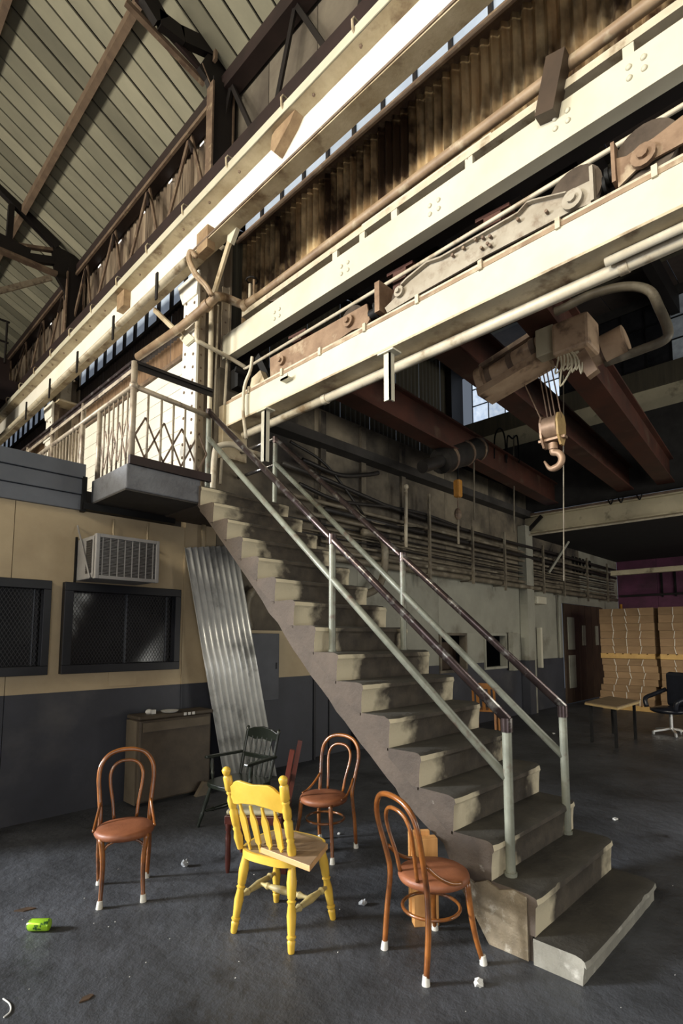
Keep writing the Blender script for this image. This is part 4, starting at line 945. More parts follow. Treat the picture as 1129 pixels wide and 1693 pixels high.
handrail('stair_handrail', 3.0, 'pipe handrail on the open left side of the stair', [(1.565, .34, 1.20), (3.03, 1.59, 2.50), (4.92, 3.26, 4.12)], [(1.555, 1.215), (4.925, 4.13)], [(1.575, .885), (4.92, 3.835)], M_raildk, M_railgrey, M_railgrey)
handrail('stair_handrail', 3.9, 'pipe handrail on the right side of the stair', [(1.60, .34, 1.19), (3.02, 1.59, 2.45), (4.91, 3.26, 4.06)], [(1.585, 1.205), (4.915, 4.075)], [(1.605, .865), (4.91, 3.775)], M_raildk, M_railgrey, M_railgrey, ext_r)

# ================================================================ BALCONY
ba = thing('balcony_slab', 'grey painted concrete balcony slab at the head of the stairs', 'balcony', (2.95, 5.28, 3.08))
bv = MB(); nxs = 24
MB().box((2.10, 4.85, 3.09), (2.88, YW-.01, 3.33)).build('slab', M_slab, ba, bevel=.012)
MB().box((2.88, 4.875, 3.06), (SX1, YW-.01, 3.262)).build('landing', M_concrete, ba)
MB().box((2.0, YW-.12, 3.0), (3.0, YW-.02, 3.07)).build('ledger', M_black, ba)
MB().box((2.12, 4.83, 3.33), (2.99, 4.87, 3.415)).build('kick_board', M_purple, ba)
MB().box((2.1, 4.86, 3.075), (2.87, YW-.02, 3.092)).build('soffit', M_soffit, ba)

br_ = thing('balcony_railing', 'cream steel balcony railing with diamond lattice and dark top channel', 'railing', (2.16, 4.9, 3.33))
XB, YB = 2.16, 4.90
def bt(pts, r, m, name, n=8): return MB().tube(pts, r, n).build(name, m, br_, smooth=True)
bt([(XB, YB, 3.33), (XB, YB, 4.36)], .03, M_railbr, 'corner_post', 12)
MB().ball((XB, YB, 4.12), .045).build('fitting', M_railbr, br_, smooth=True)
ZT, ZM = 4.355, 4.115
for a, c in (((XB, YB), (3.02, YB)), ((XB, YB), (XB, 9.2))):
    A = Vector((a[0], a[1], ZT)); C_ = Vector((c[0], c[1], ZT))
    MB().bar(A, C_, .055, .03).bar(A+Vector((0, 0, -.03)), C_+Vector((0, 0, -.03)), .012, .07).build('top_channel', M_dark if a[1] == c[1] else M_raildk, br_)
MB().bar((XB-.02, YB, ZT-.09), (XB-.02, 9.2, ZT-.09), .012, .04).build('lower_flat', M_railbr, br_)
bt([(XB, YB, ZM), (3.0, YB, ZM-.05)], .026, M_railbr, 'middle_rail', 10); bt([(XB, YB, ZM), (XB, 9.2, ZM)], .028, M_railbr, 'middle_rail', 10)
for x in (2.31, 2.45, 2.58, 2.71, 2.84): bt([(x, YB, 3.36), (x, YB, ZM-.02)], .012, M_railbr, 'baluster')
def diamonds(p0, p1, n, z0, z1, m):
    p0 = Vector(p0); p1 = Vector(p1)
    for k in range(n):
        a = p0+(p1-p0)*(k/n); c = p0+(p1-p0)*((k+1)/n); md = (a+c)/2; zm = (z0+z1)/2
        for u, v in (((a, zm), (md, z1)), ((md, z1), (c, zm)), ((a, zm), (md, z0)), ((md, z0), (c, zm))):
            MB().bar((u[0].x, u[0].y, u[1]), (v[0].x, v[0].y, v[1]), .006, .018).build('lattice_bar', m, br_)
diamonds((XB+.03, YB, 0), (2.97, YB, 0), 4, 3.44, 3.84, M_brownsteel)
for y in (5.02, 5.13, 5.24, 5.35, 5.46, 5.57): bt([(XB, y, 3.36), (XB, y, ZM-.02)], .010, M_railbr, 'baluster')
diamonds((XB, 4.95, 0), (XB, 5.62, 0), 4, 3.44, 3.84, M_brownsteel)
for y in (5.70, 6.18, 7.2, 8.2): bt([(XB, y, 3.30), (XB, y, ZT if y > 6 else ZM)], .026, M_railbr, 'post', 10)
for i in range(28):
    y = 6.27+i*.105
    bt([(XB, y, 3.28), (XB, y, ZM-.02)], .009, M_railbr, 'baluster', 6)

# ================================================================ OFFICE WALL THINGS
ac = thing('window_air_conditioner', 'grey window air conditioner sticking out above the office window', 'air conditioner', (2.3, 5.45, 2.26))
x0, x1, y0, y1, z0, z1 = 1.99, 2.63, 5.2, YW, 2.265, 2.70
MB().box((x0, y0+.03, z0+.008), (x1, y1, z1-.008)).build('casing', M_ac, ac, bevel=.012)
for a, c in (((x0, z0), (x0+.035, z1)), ((x1-.035, z0), (x1, z1)), ((x0+.035, z0), (x1-.035, z0+.035)), ((x0+.035, z1-.035), (x1-.035, z1))):
    MB().box((a[0], y0, a[1]), (c[0], y0+.06, c[1])).build('bezel', M_ac, ac, bevel=.004)
MB().box((x0+.03, y0+.022, z0+.03), (x1-.03, y0+.028, z1-.03)).build('coil', M_acdk, ac)
for i in range(8):
    x = x0+.06+i*.073; MB().box((x, y0+.006, z0+.03), (x+.008, y0+.016, z1-.03)).build('grille_bar', M_ac, ac)
g = MB()
for i in range(26):
    z = z0+.045+i*.0138; g.box((x0+.035, y0+.010, z), (x1-.035, y0+.014, z+.003))
tag(g.build('grille_wires', M_ac, ac), 'fine grille wires', kind='stuff')
MB().box((x0-.004, y0+.10, z0+.06), (x0+.002, y0+.24, z1-.05)).build('side_vent', M_acdk, ac)
for i in range(14): MB().box((x0-.008, y0+.105, z0+.075+i*.023), (x0-.003, y0+.235, z0+.082+i*.023)).build('vent_slat', M_soffit, ac)
MB().bar((x0-.012, y0+.10, z0+.01), (x0-.012, YW-.02, z1+.14), .006, .025, (0, 1, 0)).build('support_strap', M_ac, ac)
MB().box((x0-.02, YW-.03, z0-.02), (x0-.005, YW, z1+.02)).build('seal_strip', M_black, ac)
for x, z0_, z1_, lab in ((2.34, 2.74, 2.96, 'stub of pale conduit above the middle of the air conditioner'), (2.72, 2.72, 2.98, 'stub of pale conduit above the right end of the air conditioner')):
    tag(MB().tube(smooth_path([(x, YW-.03, z1_), (x, YW-.03, z0_+.06), (x+.04, YW-.03, z0_), (x+.12, YW-.03, z0_-.03)], 4), .01, 6).build('conduit_stub', M_beige, smooth=True), lab, 'conduit')
tag(MB().tube([(3.42, YW-.035, 2.6), (3.42, YW-.035, 3.06)], .03, 10).build('wall_conduit', M_beige, smooth=True), 'beige upright conduit behind the top of the leaning sheet', 'conduit')
tag(MB().tube(smooth_path([P(413, 1040, 'y', 5.6), P(407, 1010, 'y', 5.6), P(412, 985, 'y', 5.6), P(424, 972, 'y', 5.6)], 5), .055, 10).build('elbow_pipe', M_pipedk, smooth=True), 'grimy elbow pipe between leaning sheet and stair', 'pipe')
M_navy2 = mat('cabinet_grey', (.085, .09, .105), (.06, .063, .072), 3, .55)
eb = thing('electrical_cabinet', 'flat grey cabinet on the wall right of the leaning sheet', 'cabinet', (4.3, 5.64, .88))
MB().box((4.05, YW-.11, .90), (4.55, YW, 1.76)).build('body', M_navy2, eb, bevel=.005)
MB().box((4.07, YW-.118, .92), (4.53, YW-.11, 1.74)).build('door', M_navy2, eb)
MB().box((4.49, YW-.13, 1.3), (4.505, YW-.118, 1.38)).build('latch', M_navydk, eb)
fb = thing('office_carton', 'small grey box standing inside the office window', 'box', (2.43, 6.02, 0))
MB().box((2.33, 5.93, 1.2), (2.53, 6.1, 1.58)).build('box', M_ac, fb, bevel=.006); MB().box((2.30, 5.9, 0), (2.56, 6.12, 1.2)).build('stand', M_soffit, fb)

# leaning corrugated sheet
sh_ = MB()
d = Vector((.30, -.16, -1.78)); d.normalize(); wv = Vector((1, 0, .16)).normalized(); nrm = d.cross(wv); nrm = nrm if nrm.y < 0 else -nrm
TL = Vector((3.12, 5.60, 2.74)); Wd = .72; pitch = .08; LEN = (2.74-.01)/-d.z
N_ = 72; vs = []; fs = []
for k in (0, 1):
    for i in range(N_+1):
        t = Wd*i/N_; o_ = nrm*(.026*math.cos(2*math.pi*t/pitch)+.003*k)
        cut = 0                      # snipped corner
        top = TL+wv*t+d*cut+o_
        L_ = (top.z-.012)/-d.z
        vs += [top, top+d*L_]
n2 = 2*(N_+1)
for i in range(N_):
    a = 2*i; fs += [(a, a+1, a+3, a+2), (n2+a, n2+a+2, n2+a+3, n2+a+1), (a, a+2, n2+a+2, n2+a), (a+1, n2+a+1, n2+a+3, a+3)]
fs += [(0, n2, n2+1, 1), (2*N_, 2*N_+1, n2+2*N_+1, n2+2*N_)]
sh_.add(vs, fs); tag(sh_.build('corrugated_sheet', M_galv, smooth=True), 'long galvanised corrugated sheet leaning on the wall beside the stairs', 'metal sheet')

# brown crate
cr = thing('wrapped_crate', 'brown paper wrapped crate against the navy wall', 'crate', (2.98, 5.5, 0))
MB().box((2.56, 5.37, .03), (3.40, 5.64, .86)).build('body', M_crate, cr, bevel=.02)
MB().box((2.545, 5.40, .02), (2.56, 5.64, .85)).build('side_board', M_crateside, cr)
MB().box((2.55, 5.36, .86), (3.42, 5.65, .90)).build('lid', M_crate, cr, bevel=.012)
MB().box((2.6, 5.355, .74), (3.37, 5.37, .83)).build('flap', M_crateside, cr)
MB().box((2.6, 5.39, 0), (3.35, 5.6, .03)).build('skid', M_black, cr)
tag(MB().prism([(3.18, 0), (3.36, 0), (3.36, .13), (3.28, .14)], 'y', 5.28, 5.34).build('card_scrap', M_crateside), 'grey scrap of card at the right foot of the crate', 'scrap')
tag(MB().ball((2.72, 5.5, .925), .035, 8, 5, (1.2, .8, .8)).box((2.74, 5.48, .90), (2.79, 5.53, .94)).build('crumpled_paper', M_paper), 'crumpled white paper ball on top of the crate', 'litter')
tag(MB().tube([(2.93, 5.45, .902), (2.93, 5.45, .91), (2.93, 5.45, .925)], 0, 14, True, [.06, .08, .095]).build('paper_plate', M_paper, smooth=40), 'shallow pale dish on top of the crate', 'dish')
for k in range(3):
    tag(MB().box((3.05+k*.05, 5.353, .868), (3.08+k*.05, 5.36, .898)).build('white_tag', M_paper), ['left', 'middle', 'right'][k] + ' one of three small white tags on the crate edge', 'tag', 'white tags on the crate')

# ================================================================ CHAIRS
def facing(fx, fy): return math.atan2(fy, fx) - math.pi/2      # chair fronts look along +Y
def bentwood(fw=.195, rw=.18, ring=True, hs=1.0, fd=.185):
    t = thing('bentwood_chair', '', 'chair', (0, 0, 0), 0, 'bentwood cafe chairs')
    s = MB(); n = 32
    prof = [(0, .385), (.165, .385), (.188, .397), (.196, .415), (.19, .433), (.175, .442), (.10, .448), (0, .449)]
    vs = []
    for r, z in prof:
        vs += [(r*math.cos(2*math.pi*k/n)*.98, r*math.sin(2*math.pi*k/n)*1.0+.02, z) for k in range(n)]
    fs = [(j*n+k, j*n+(k+1) % n, (j+1)*n+(k+1) % n, (j+1)*n+k) for j in range(len(prof)-1) for k in range(n)]
    s.add(vs, fs).build('seat', M_bentseat, t, world=False, smooth=True)
    def P3(l): return [Vector(p) for p in l]
    half = [(-rw, -.185, 0), (-.5*rw-.088, -.165, .22), (-.162, -.155, .40), (-.165, -.17, .50), (-.178, -.2, .62), (-.185, -.22, .70), (-.172, -.235, .78), (-.125, -.248, .84), (-.06, -.255, .865)]
    half = [(x, y, z if z < .5 else .5+(z-.5)*hs) for x, y, z in half]
    full = half + [(0, -.257, .5+.37*hs)] + [(-x, y, z) for x, y, z in half[::-1]]
    MB().tube(smooth_path(P3(full), 4), .0155, 10).build('back_hoop', M_bent, t, world=False, smooth=True)
    ih = [(-.075, -.15, .44), (-.085, -.17, .54), (-.105, -.2, .65), (-.108, -.217, .72), (-.085, -.228, .77), (-.045, -.235, .795)]
    ih = [(x, y, z if z < .5 else .5+(z-.5)*hs) for x, y, z in ih]
    full = ih + [(0, -.237, .5+.30*hs)] + [(-x, y, z) for x, y, z in ih[::-1]]
    MB().tube(smooth_path(P3(full), 4), .011, 10).build('inner_hoop', M_bent, t, world=False, smooth=True)
    for sx in (-1, 1):
        pts = smooth_path(P3([(sx*.14, .13, .41), (sx*(.07+fw*.42), .14, .28), (sx*(.03+fw*.72), .155, .14), (sx*fw, fd, 0)]), 4)
        MB().tube(pts, 0, 10, True, [.019-.006*i/(len(pts)-1) for i in range(len(pts))]).build('front_leg', M_bent, t, world=False, smooth=True)
        pts = smooth_path(P3([(sx*.165, -.165, .55), (sx*.178, -.10, .49), (sx*.188, -.02, .445), (sx*.19, .05, .432)]), 4)
        MB().tube(pts, .010, 8).build('hip_brace', M_bent, t, world=False, smooth=True)
        for (x, y) in ((sx*rw, -.185), (sx*fw, fd)):
            MB().tube([(x, y, 0), (x*.995, y*.995, .02), (x*.985, y*.985, .045)], 0, 10, True, [.021, .019, .0165]).build('rubber_tip', M_rubber, t, world=False, smooth=40)
        if not ring:
            pts = smooth_path(P3([(sx*.135, .135, .27), (sx*.11, .13, .35), (sx*.05, .12, .38), (0, .12, .385)]), 4)
            MB().tube(pts, .009, 8).build('seat_brace', M_bent, t, world=False, smooth=True)
    if ring:
        MB().tube([(.155*math.cos(a), .155*math.sin(a), .255) for a in [2*math.pi*k/28 for k in range(29)]], .0095, 8, False).build('stretcher_ring', M_bent, t, world=False, smooth=True)
    return t
bw = bentwood(.13, .155, False, 1.06); bw['label'] = 'bentwood chair alone at the left in front of the crate'
bw.location = (1.685, 3.70, 0); bw.rotation_euler = (0, 0, facing(-.42, -.9))
b3 = bentwood(); b3['label'] = 'bentwood chair in the foreground beside the foot of the stairs'
b3.location = (2.535, 1.795, 0); b3.rotation_euler = (0, 0, facing(.96, -.27))
dup_tree(b3, (3.13, 3.24, 0), facing(-.98, -.2), 'bentwood chair in shadow behind the yellow chair under the stairs', 'bentwood cafe chairs')

# yellow turned chair
def turned(p, q, prof, m, name, t, n=14): return MB().turned(p, q, prof, n).build(name, m, t, world=False, smooth=50)
LEG = [(0, .016), (.02, .019), (.10, .021), (.13, .024), (.15, .018), (.17, .026), (.19, .026), (.2, .019), (.22, .021), (.42, .027), (.55, .02), (.58, .027), (.60, .018), (.62, .024), (.80, .029), (.9, .024), (1, .020)]
POST = [(0, .018), (.06, .022), (.14, .027), (.22, .019), (.25, .024), (.27, .018), (.30, .023), (.46, .026), (.49, .018), (.52, .024), (.60, .026), (.66, .017), (.69, .024), (.71, .019), (.73, .026), (.88, .026), (.9, .018), (.93, .024), (.965, .026), (.99, .016), (1, .004)]
STR = [(0, .010), (.12, .012), (.2, .022), (.23, .014), (.26, .016), (.5, .024), (.74, .016), (.77, .014), (.8, .022), (.88, .012), (1, .010)]
yc = thing('yellow_chair', 'yellow painted wooden chair with arrow slats seen from behind', 'chair', (2.17, 2.60, 0), facing(.97, .24))
so = MB(); pts = []
for k in range(40):
    a = 2*math.pi*k/40; cx_, sy_ = math.cos(a), math.sin(a); e = .62
    x = .225*abs(cx_)**e*(1 if cx_ > 0 else -1)*(1.0 if sy_ > 0 else .96); y = .215*abs(sy_)**e*(1 if sy_ > 0 else -1)
    pts.append((x, y))
so.prism(pts, 'z', .425, .468); so.mi = 1
so.add([(x*.93, y*.93, .4695) for x, y in pts], [tuple(range(40))])
so.build('seat', [M_yellow, M_yelseat], yc, world=False, smooth=40)
for sx in (-1, 1):
    turned((sx*.205, -.205, 0), (sx*.165, -.15, .43), LEG, M_yellow, 'leg', yc); turned((sx*.215, .215, 0), (sx*.17, .15, .43), LEG, M_yellow, 'leg', yc)
    turned((sx*.19, -.175, .465), (sx*.205, -.30, .955), POST, M_yellow, 'back_post', yc)
    turned((sx*.186, -.18, .19), (sx*.195, .185, .20), STR, M_yelbot, 'side_stretcher', yc)
turned((-.19, 0, .20), (.19, 0, .20), STR, M_yelbot, 'cross_stretcher', yc)
cr_ = MB(); top = [(-.20, 0.842), (-.17, 0.847), (-.145, 0.877), (-.11, 0.892), (-.05, 0.887), (0, 0.882), (.05, 0.887), (.11, 0.892), (.145, 0.877), (.17, 0.847), (.20, 0.842)]
bot = [(.20, 0.742), (.15, 0.742), (.10, 0.757), (0, 0.767), (-.10, 0.757), (-.15, 0.742), (-.20, 0.742)]
def yb_(x, z): return -.30+(.955-z)*.255-.022*(1-(x/.2)**2)
nn = 20; vs = []
def lerp(l, x):
    l = sorted(l)
    for a, c in zip(l, l[1:]):
        if a[0] <= x <= c[0]: return a[1]+(c[1]-a[1])*(x-a[0])/(c[0]-a[0])
    return l[-1][1]
for i in range(nn+1):
    x = -.2+.4*i/nn; zt = lerp(top, x); zb_ = lerp(bot, x)
    vs += [(x, yb_(x, zb_)-.011, zb_), (x, yb_(x, zt)-.011, zt), (x, yb_(x, zt)+.011, zt), (x, yb_(x, zb_)+.011, zb_)]
fs = [(i*4+j, i*4+(j+1) % 4, i*4+4+(j+1) % 4, i*4+4+j) for i in range(nn) for j in range(4)] + [(3, 2, 1, 0), (nn*4, nn*4+1, nn*4+2, nn*4+3)]
cr_.add(vs, fs).build('crest_rail', M_yellow, yc, world=False, smooth=30, bevel=.003)
for x in (-.125, -.042, .042, .125):
    z0, z1 = .468, .755; xb = x*.93
    prof = [(z0, .006), (z0+.045, .007), (z0+.06, .019), (z0+.075, .0185), (z1-.11, .023), (z1-.085, .022), (z1-.045, .009), (z1, .007)]
    vs = []
    for z, hw in prof:
        t = (z-z0)/(z1-z0); xx = xb+(x-xb)*t; yy = -.172+(yb_(x, z1)+.172)*t
        vs += [(xx-hw, yy-.007, z), (xx+hw, yy-.007, z), (xx+hw, yy+.007, z), (xx-hw, yy+.007, z)]
    k = len(prof); fs = [(i*4+j, i*4+(j+1) % 4, i*4+4+(j+1) % 4, i*4+4+j) for i in range(k-1) for j in range(4)] + [(3, 2, 1, 0), tuple((k-1)*4+j for j in range(4))]
    MB().add(vs, fs).build('arrow_slat', M_yellow, yc, world=False, bevel=.002)
# board lying on its seat
pb = MB(); bc = [P(512, 1442, 'z', .4705), P(542, 1404, 'z', .4705), P(430, 1410, 'z', .4705)]
bo = bc[0]+(bc[1]-bc[0])+(bc[2]-bc[0])
pb.prism([(q.x, q.y) for q in (bc[0], bc[1], bo, bc[2])], 'z', .4705, .503); pb.m = [0, 1, 0, 0, 0, 0]
tag(pb.build('wooden_board', [M_pine, M_pinetop], bevel=.003), 'thick bare pine board lying on the yellow chair seat', 'board')

# mahogany chair with cream seat
rc = thing('upholstered_chair', 'mahogany chair with cream seat pad behind the yellow chair', 'chair', (2.62, 3.43, 0), facing(-.64, .77))
TL_ = [(0, .012), (.1, .018), (.3, .022), (.5, .019), (.7, .022), (.8, .016), (.84, .024), (.9, .02), (.94, .027), (1, .025)]
for sx in (-1, 1):
    turned((sx*.19, .19, 0), (sx*.19, .19, .36), TL_, M_mahog, 'front_leg', rc)
    MB().bar((sx*.17, -.22, 0), (sx*.17, -.19, .40), .03, .04).build('rear_leg', M_mahog, rc, world=False)
    MB().bar((sx*.17, -.19, .40), (sx*.18, -.28, .88), .028, .036).build('back_post', M_mahog, rc, world=False)
MB().box((-.215, -.21, .345), (.215, .215, .405)).build('seat_frame', M_mahog, rc, world=False, bevel=.004)
MB().box((-.20, -.19, .405), (.20, .21, .44)).build('seat_pad', M_creamseat, rc, world=False, bevel=.016)
MB().bar((-.165, -.205, .60), (.165, -.205, .60), .02, .05).build('back_rail', M_mahog, rc, world=False)

# dark green captain chair
gc = thing('captain_chair', 'dark green spindle armchair in front of the leaning sheet', 'chair', (2.98, 4.22, 0), facing(-.90, -.10))
so = MB(); pts = [(.26*math.copysign(abs(math.cos(2*math.pi*k/28))**.6, math.cos(2*math.pi*k/28)), .24*math.copysign(abs(math.sin(2*math.pi*k/28))**.6, math.sin(2*math.pi*k/28))) for k in range(28)]
so.prism(pts, 'z', .36, .40).build('seat', M_green, gc, world=False, bevel=.008)
SL = [(0, .013), (.2, .017), (.3, .02), (.34, .014), (.6, .02), (.9, .016), (1, .013)]
for sx in (-1, 1):
    turned((sx*.26, .25, 0), (sx*.18, .17, .37), SL, M_green, 'leg', gc); turned((sx*.24, -.25, 0), (sx*.17, -.16, .37), SL, M_green, 'leg', gc)
    turned((sx*.20, -.19, .40), (sx*.21, -.30, .84), [(0, .013), (.3, .018), (.5, .013), (.9, .015), (.96, .019), (1, .008)], M_green, 'back_post', gc)
    turned((sx*.25, .10, .40), (sx*.27, .10, .585), SL, M_green, 'arm_post', gc)
    MB().bar((sx*.225, -.24, .60), (sx*.275, .17, .60), .05, .025).build('arm', M_green, gc, world=False, bevel=.008)
    turned((sx*.2, -.19, .14), (sx*.215, .2, .14), STR, M_green, 'side_stretcher', gc)
for x in (-.12, -.06, 0, .06, .12):
    turned((x, -.20, .40), (x*1.1, -.285, .75), [(0, .007), (.4, .011), (.5, .008), (1, .007)], M_green, 'spindle', gc, 8)
MB().prism([(-.20, .74), (-.1, .72), (0, .735), (.1, .72), (.20, .74), (.215, .80), (.12, .835), (0, .85), (-.12, .835), (-.215, .80)], 'y', -.305, -.28).build('crest_rail', M_green, gc, world=False, bevel=.006)
MB().box((-.2, -.25, .56), (.2, -.225, .60)).build('back_rail', M_green, gc, world=False, bevel=.004)

# pine blocks beside the stair
pk = thing('pine_offcut', 'upright bare pine offcut block behind the foreground bentwood chair', 'timber', (2.785, 2.02, 0), math.radians(-38))
MB().box((-.075, -.045, 0), (.075, .02, .50)).build('block', M_pineup, pk, world=False, bevel=.003)
MB().box((-.085, .02, .03), (.045, .05, .525)).build('board', M_pineup, pk, world=False, bevel=.003)

# ================================================================ LITTER
cn = thing('drink_can', 'lime green drink can lying on the floor at the left', 'can', (1.14, 3.58, .033))
dirc = (Vector((1.19, 3.535, 0))-Vector((1.095, 3.625, 0))).normalized()
rr = .033; a = -dirc*.062; c = dirc*.062
MB().tube([a, a+dirc*.006, a+dirc*.014, c-dirc*.01, c-dirc*.002, c], 0, 20, True, [.026, .028, rr, rr, .03, .026]).build('body', M_can, cn, world=False, smooth=40)
MB().tube([a-dirc*.0015, a+dirc*.001], .0265, 20).build('lid', M_alu, cn, world=False, smooth=40)
MB().box((-.008, -.002, -.001), (.008, .002, .001), Matrix.Translation(a-dirc*.003)).build('ring_pull', M_alu, cn, world=False)
def crumple(name, px, py, r, m, label, cat, z=None):
    p = P(px, py, 'z', 0); b = MB(); b.ball((p.x, p.y, r*.75), r, 7, 5, (1.1, .9, .8))
    for v in b.v: v += Vector((rnd.random()-.5, rnd.random()-.5, rnd.random()-.5))*r*.7; v.z = max(0, v.z)
    return tag(b.build(name, m), label, cat)
crumple('crumpled_paper', 792, 1630, .024, M_paper, 'crumpled white paper on the floor in front of the stairs', 'litter')
crumple('plastic_wrapper', 600, 1497, .022, M_clear, 'clear crumpled wrapper on the floor right of the yellow chair', 'litter')
crumple('plastic_wrapper', 306, 1433, .03, M_clear, 'grey wrapper on the floor between left bentwood and yellow chair', 'litter')
crumple('paper_scrap', 560, 1380, .012, M_paper, 'tiny white scrap under the shaded bentwood chair', 'litter')
lf = P(140, 1652, 'z', 0)
tag(MB().prism([(lf.x-.03, lf.y-.012), (lf.x-.005, lf.y+.014), (lf.x+.03, lf.y+.012), (lf.x+.04, lf.y-.004), (lf.x+.012, lf.y-.018)], 'z', .0, .006).build('dead_leaf', M_leaf), 'brown dead leaf on the floor at the bottom left', 'leaf')
lf = P(40, 1505, 'z', 0)
tag(MB().prism([(lf.x-.05, lf.y+.03), (lf.x+.02, lf.y+.02), (lf.x+.06, lf.y-.03), (lf.x-.01, lf.y-.02)], 'z', 0, .006).build('dead_leaf', M_leaf), 'dark dead leaf on the floor behind the can', 'leaf')
w0 = [P(a, c, 'z', .004) for a, c in ((5, 1651), (16, 1660), (17, 1672), (6, 1682))]
tag(MB().tube(smooth_path(w0, 5), .0035, 6).build('white_strip', M_paper), 'curved thin white strip on the floor in the bottom left corner', 'litter')
bits = MB()
for k in range(110):
    x, y = .3+rnd.random()*4.2, .6+rnd.random()*4.2
    if 2.75 < x < 4.1 and y > 1.0: continue
    s_ = .0012+.0028*rnd.random()**2; bits.box((x, y, 0), (x+s_*2.2, y+s_*1.5, s_))
tag(bits.build('floor_crumbs', M_paper), 'pale crumbs and grit scattered over the floor', 'grit', kind='stuff')
for px, py, lab in ((1017, 1355, 'pale chip on the dark floor right of the stairs'), (955, 1595, 'brown chip beside the bottom step'), (915, 1213, 'white chip on the floor near the right handrail foot')):
    p = P(px, py, 'z', 0); tag(MB().prism([(p.x-.03, p.y-.01), (p.x+.02, p.y-.02), (p.x+.03, p.y+.015), (p.x-.01, p.y+.02)], 'z', 0, .012).build('floor_chip', M_paper if 'brown' not in lab else M_leaf), lab, 'litter')

# ================================================================ FAR BAY FURNITURE
tb_ = thing('small_table', 'small wooden topped table on thin black legs', 'table', (9.8, 3.15, 0))
tp = [(9.32, 3.44), (8.98, 2.84), (10.15, 2.86), (10.55, 3.46)]
MB().prism(tp, 'z', .632, .648).build('table_top', M_tabletop, tb_); MB().prism([(9.32, 3.45), (8.97, 2.835), (10.155, 2.85), (10.56, 3.47)], 'z', .60, .632).build('edge_band', M_tableedge, tb_)
for x, y in ((9.33, 3.36), (9.12, 2.92), (10.08, 2.92), (10.42, 3.38)): MB().box((x-.02, y-.02, 0), (x+.02, y+.02, .6)).build('leg', M_black, tb_)
sc_ = thing('swivel_chair', 'black leather swivel chair cut by the right edge', 'chair', (11.1, 2.62, 0), math.radians(60))
MB().ball((0, 0, .42), .33, 16, 8, (1, 1, .22)).build('seat', M_leather, sc_, world=False, smooth=True)
MB().box((-.3, -.34, .45), (.3, -.22, 1.08)).build('backrest', M_leather, sc_, world=False, bevel=.06)
for sx in (-1, 1): MB().tube(smooth_path([(sx*.32, -.25, .75), (sx*.36, 0, .66), (sx*.34, .2, .6), (sx*.3, .22, .45)], 4), .04, 8).build('armrest', M_leather, sc_, world=False, smooth=True)
MB().tube([(0, 0, .08), (0, 0, .38)], .03, 10).build('pedestal', M_alu, sc_, world=False, smooth=40)
for k in range(5):
    a = 2*math.pi*k/5; MB().bar((0, 0, .1), (.32*math.cos(a), .32*math.sin(a), .05), .04, .03).tube([(.32*math.cos(a), .32*math.sin(a), 0), (.32*math.cos(a), .32*math.sin(a), .05)], .025, 8).build('foot', M_alu, sc_, world=False)
wc = thing('slat_chair', 'orange varnished wooden chair seen through the stair rails', 'chair', (8.75, 4.95, 0), math.radians(-70))
MB().box((-.21, -.2, .42), (.21, .2, .455)).build('seat', M_wood, wc, world=False, bevel=.008)
for sx in (-1, 1):
    MB().bar((sx*.19, .18, 0), (sx*.18, .17, .42), .035, .035).build('leg', M_wood, wc, world=False); MB().bar((sx*.19, -.22, 0), (sx*.18, -.18, .44), .035, .035).build('leg', M_wood, wc, world=False)
    MB().bar((sx*.18, -.18, .44), (sx*.18, -.27, .92), .035, .03).build('back_post', M_wood, wc, world=False)
MB().box((-.2, -.27, .82), (.2, -.25, .92)).build('crest_rail', M_wood, wc, world=False)
for x in (-.1, 0, .1): MB().bar((x, -.19, .455), (x, -.26, .84), .05, .012).build('slat', M_wood, wc, world=False)

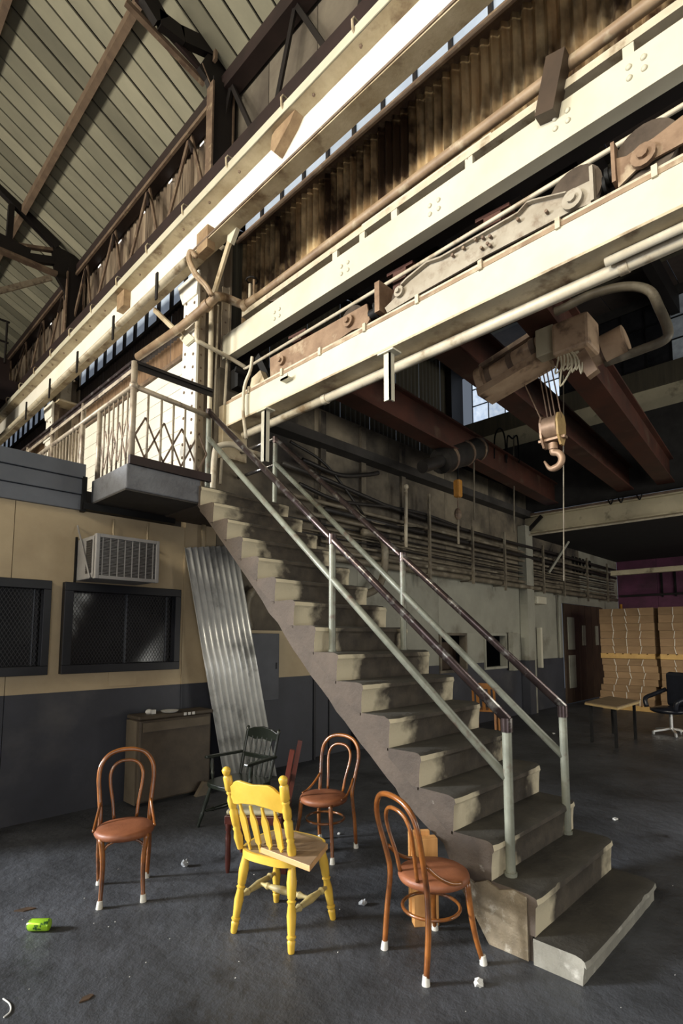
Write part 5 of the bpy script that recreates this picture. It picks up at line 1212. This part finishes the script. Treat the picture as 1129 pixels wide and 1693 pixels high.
def pallet(name, loc, label, grp):
    t = thing(name, label, 'pallet', loc, 0, grp)
    for k in range(7): MB().box((-.5, -.6+k*.175, .10), (.5, -.6+k*.175+.14, .12)).build('deck_board', M_pallet, t, world=False)
    for x in (-.45, 0, .45): MB().box((x-.04, -.6, 0), (x+.04, .59, .1)).build('runner', M_pallet, t, world=False)
    return t
def load(loc, label, lean, seed, rows=6, h=1.07):
    r_ = random.Random(seed)
    t = thing('cardboard_load', label, 'cardboard stack', loc, 0, 'stacked flattened cardboard')
    rh = h/rows; we = MB()
    for j in range(rows):
        sh = lean(j/(rows-1)); js = (r_.random()-.5)*.03
        for k in range(4):
            y0 = -.6+k*.3+sh+js
            MB().box((-.5+r_.random()*.015, y0+.003, j*rh), (.5, y0+.297, (j+1)*rh-.004)).build('bundle', M_card, t, world=False)
            if k:
                dy = (r_.random()-.5)*.05; zz = j*rh
                we.add([(-.506, y0-.007+dy, zz), (-.506, y0+.007+dy, zz), (-.506, y0+.007-dy, zz+rh*.92), (-.506, y0-.007-dy, zz+rh*.92), (-.48, y0-.007+dy, zz), (-.48, y0+.007+dy, zz), (-.48, y0+.007-dy, zz+rh*.92), (-.48, y0-.007-dy, zz+rh*.92)],
                       [(3, 2, 1, 0), (4, 5, 6, 7), (0, 1, 5, 4), (1, 2, 6, 5), (2, 3, 7, 6), (3, 0, 4, 7)])
    we.build('white_edges', M_cardedge, t, world=False)
    return t
for c_, (y, labs) in enumerate(((4.16, ('lower cardboard load bulging left, nearest the brown door', 'upper cardboard load on the left pallet stack')), (2.86, ('lower cardboard load behind the black swivel chair', 'upper cardboard load at the right edge')))):
    pallet('pallet', (14.5, y, 0), 'pale wooden pallet on the floor under the %s cardboard' % ('left' if c_ == 0 else 'right'), 'pallets under the cardboard')
    load((14.5, y, .12), labs[0], (lambda t: .07*math.cos(t*4.2)) if c_ == 0 else (lambda t: .03*math.cos(t*5)), 3+c_, 7, 1.09)
    pallet('pallet', (14.5, y, 1.215), 'pale wooden pallet between the two %s cardboard loads' % ('left' if c_ == 0 else 'right'), 'pallets under the cardboard')
    load((14.5, y-.02, 1.335), labs[1], lambda t: .02*t, 9+c_, 6, 1.08)
tag(MB().tube([(17.2, 5.2, 0), (17.2, 5.2, 2.7)], .04, 8).build('yellow_pole', M_orange, smooth=True), 'thin orange tipped pole in the far corner behind the cardboard', 'pole')
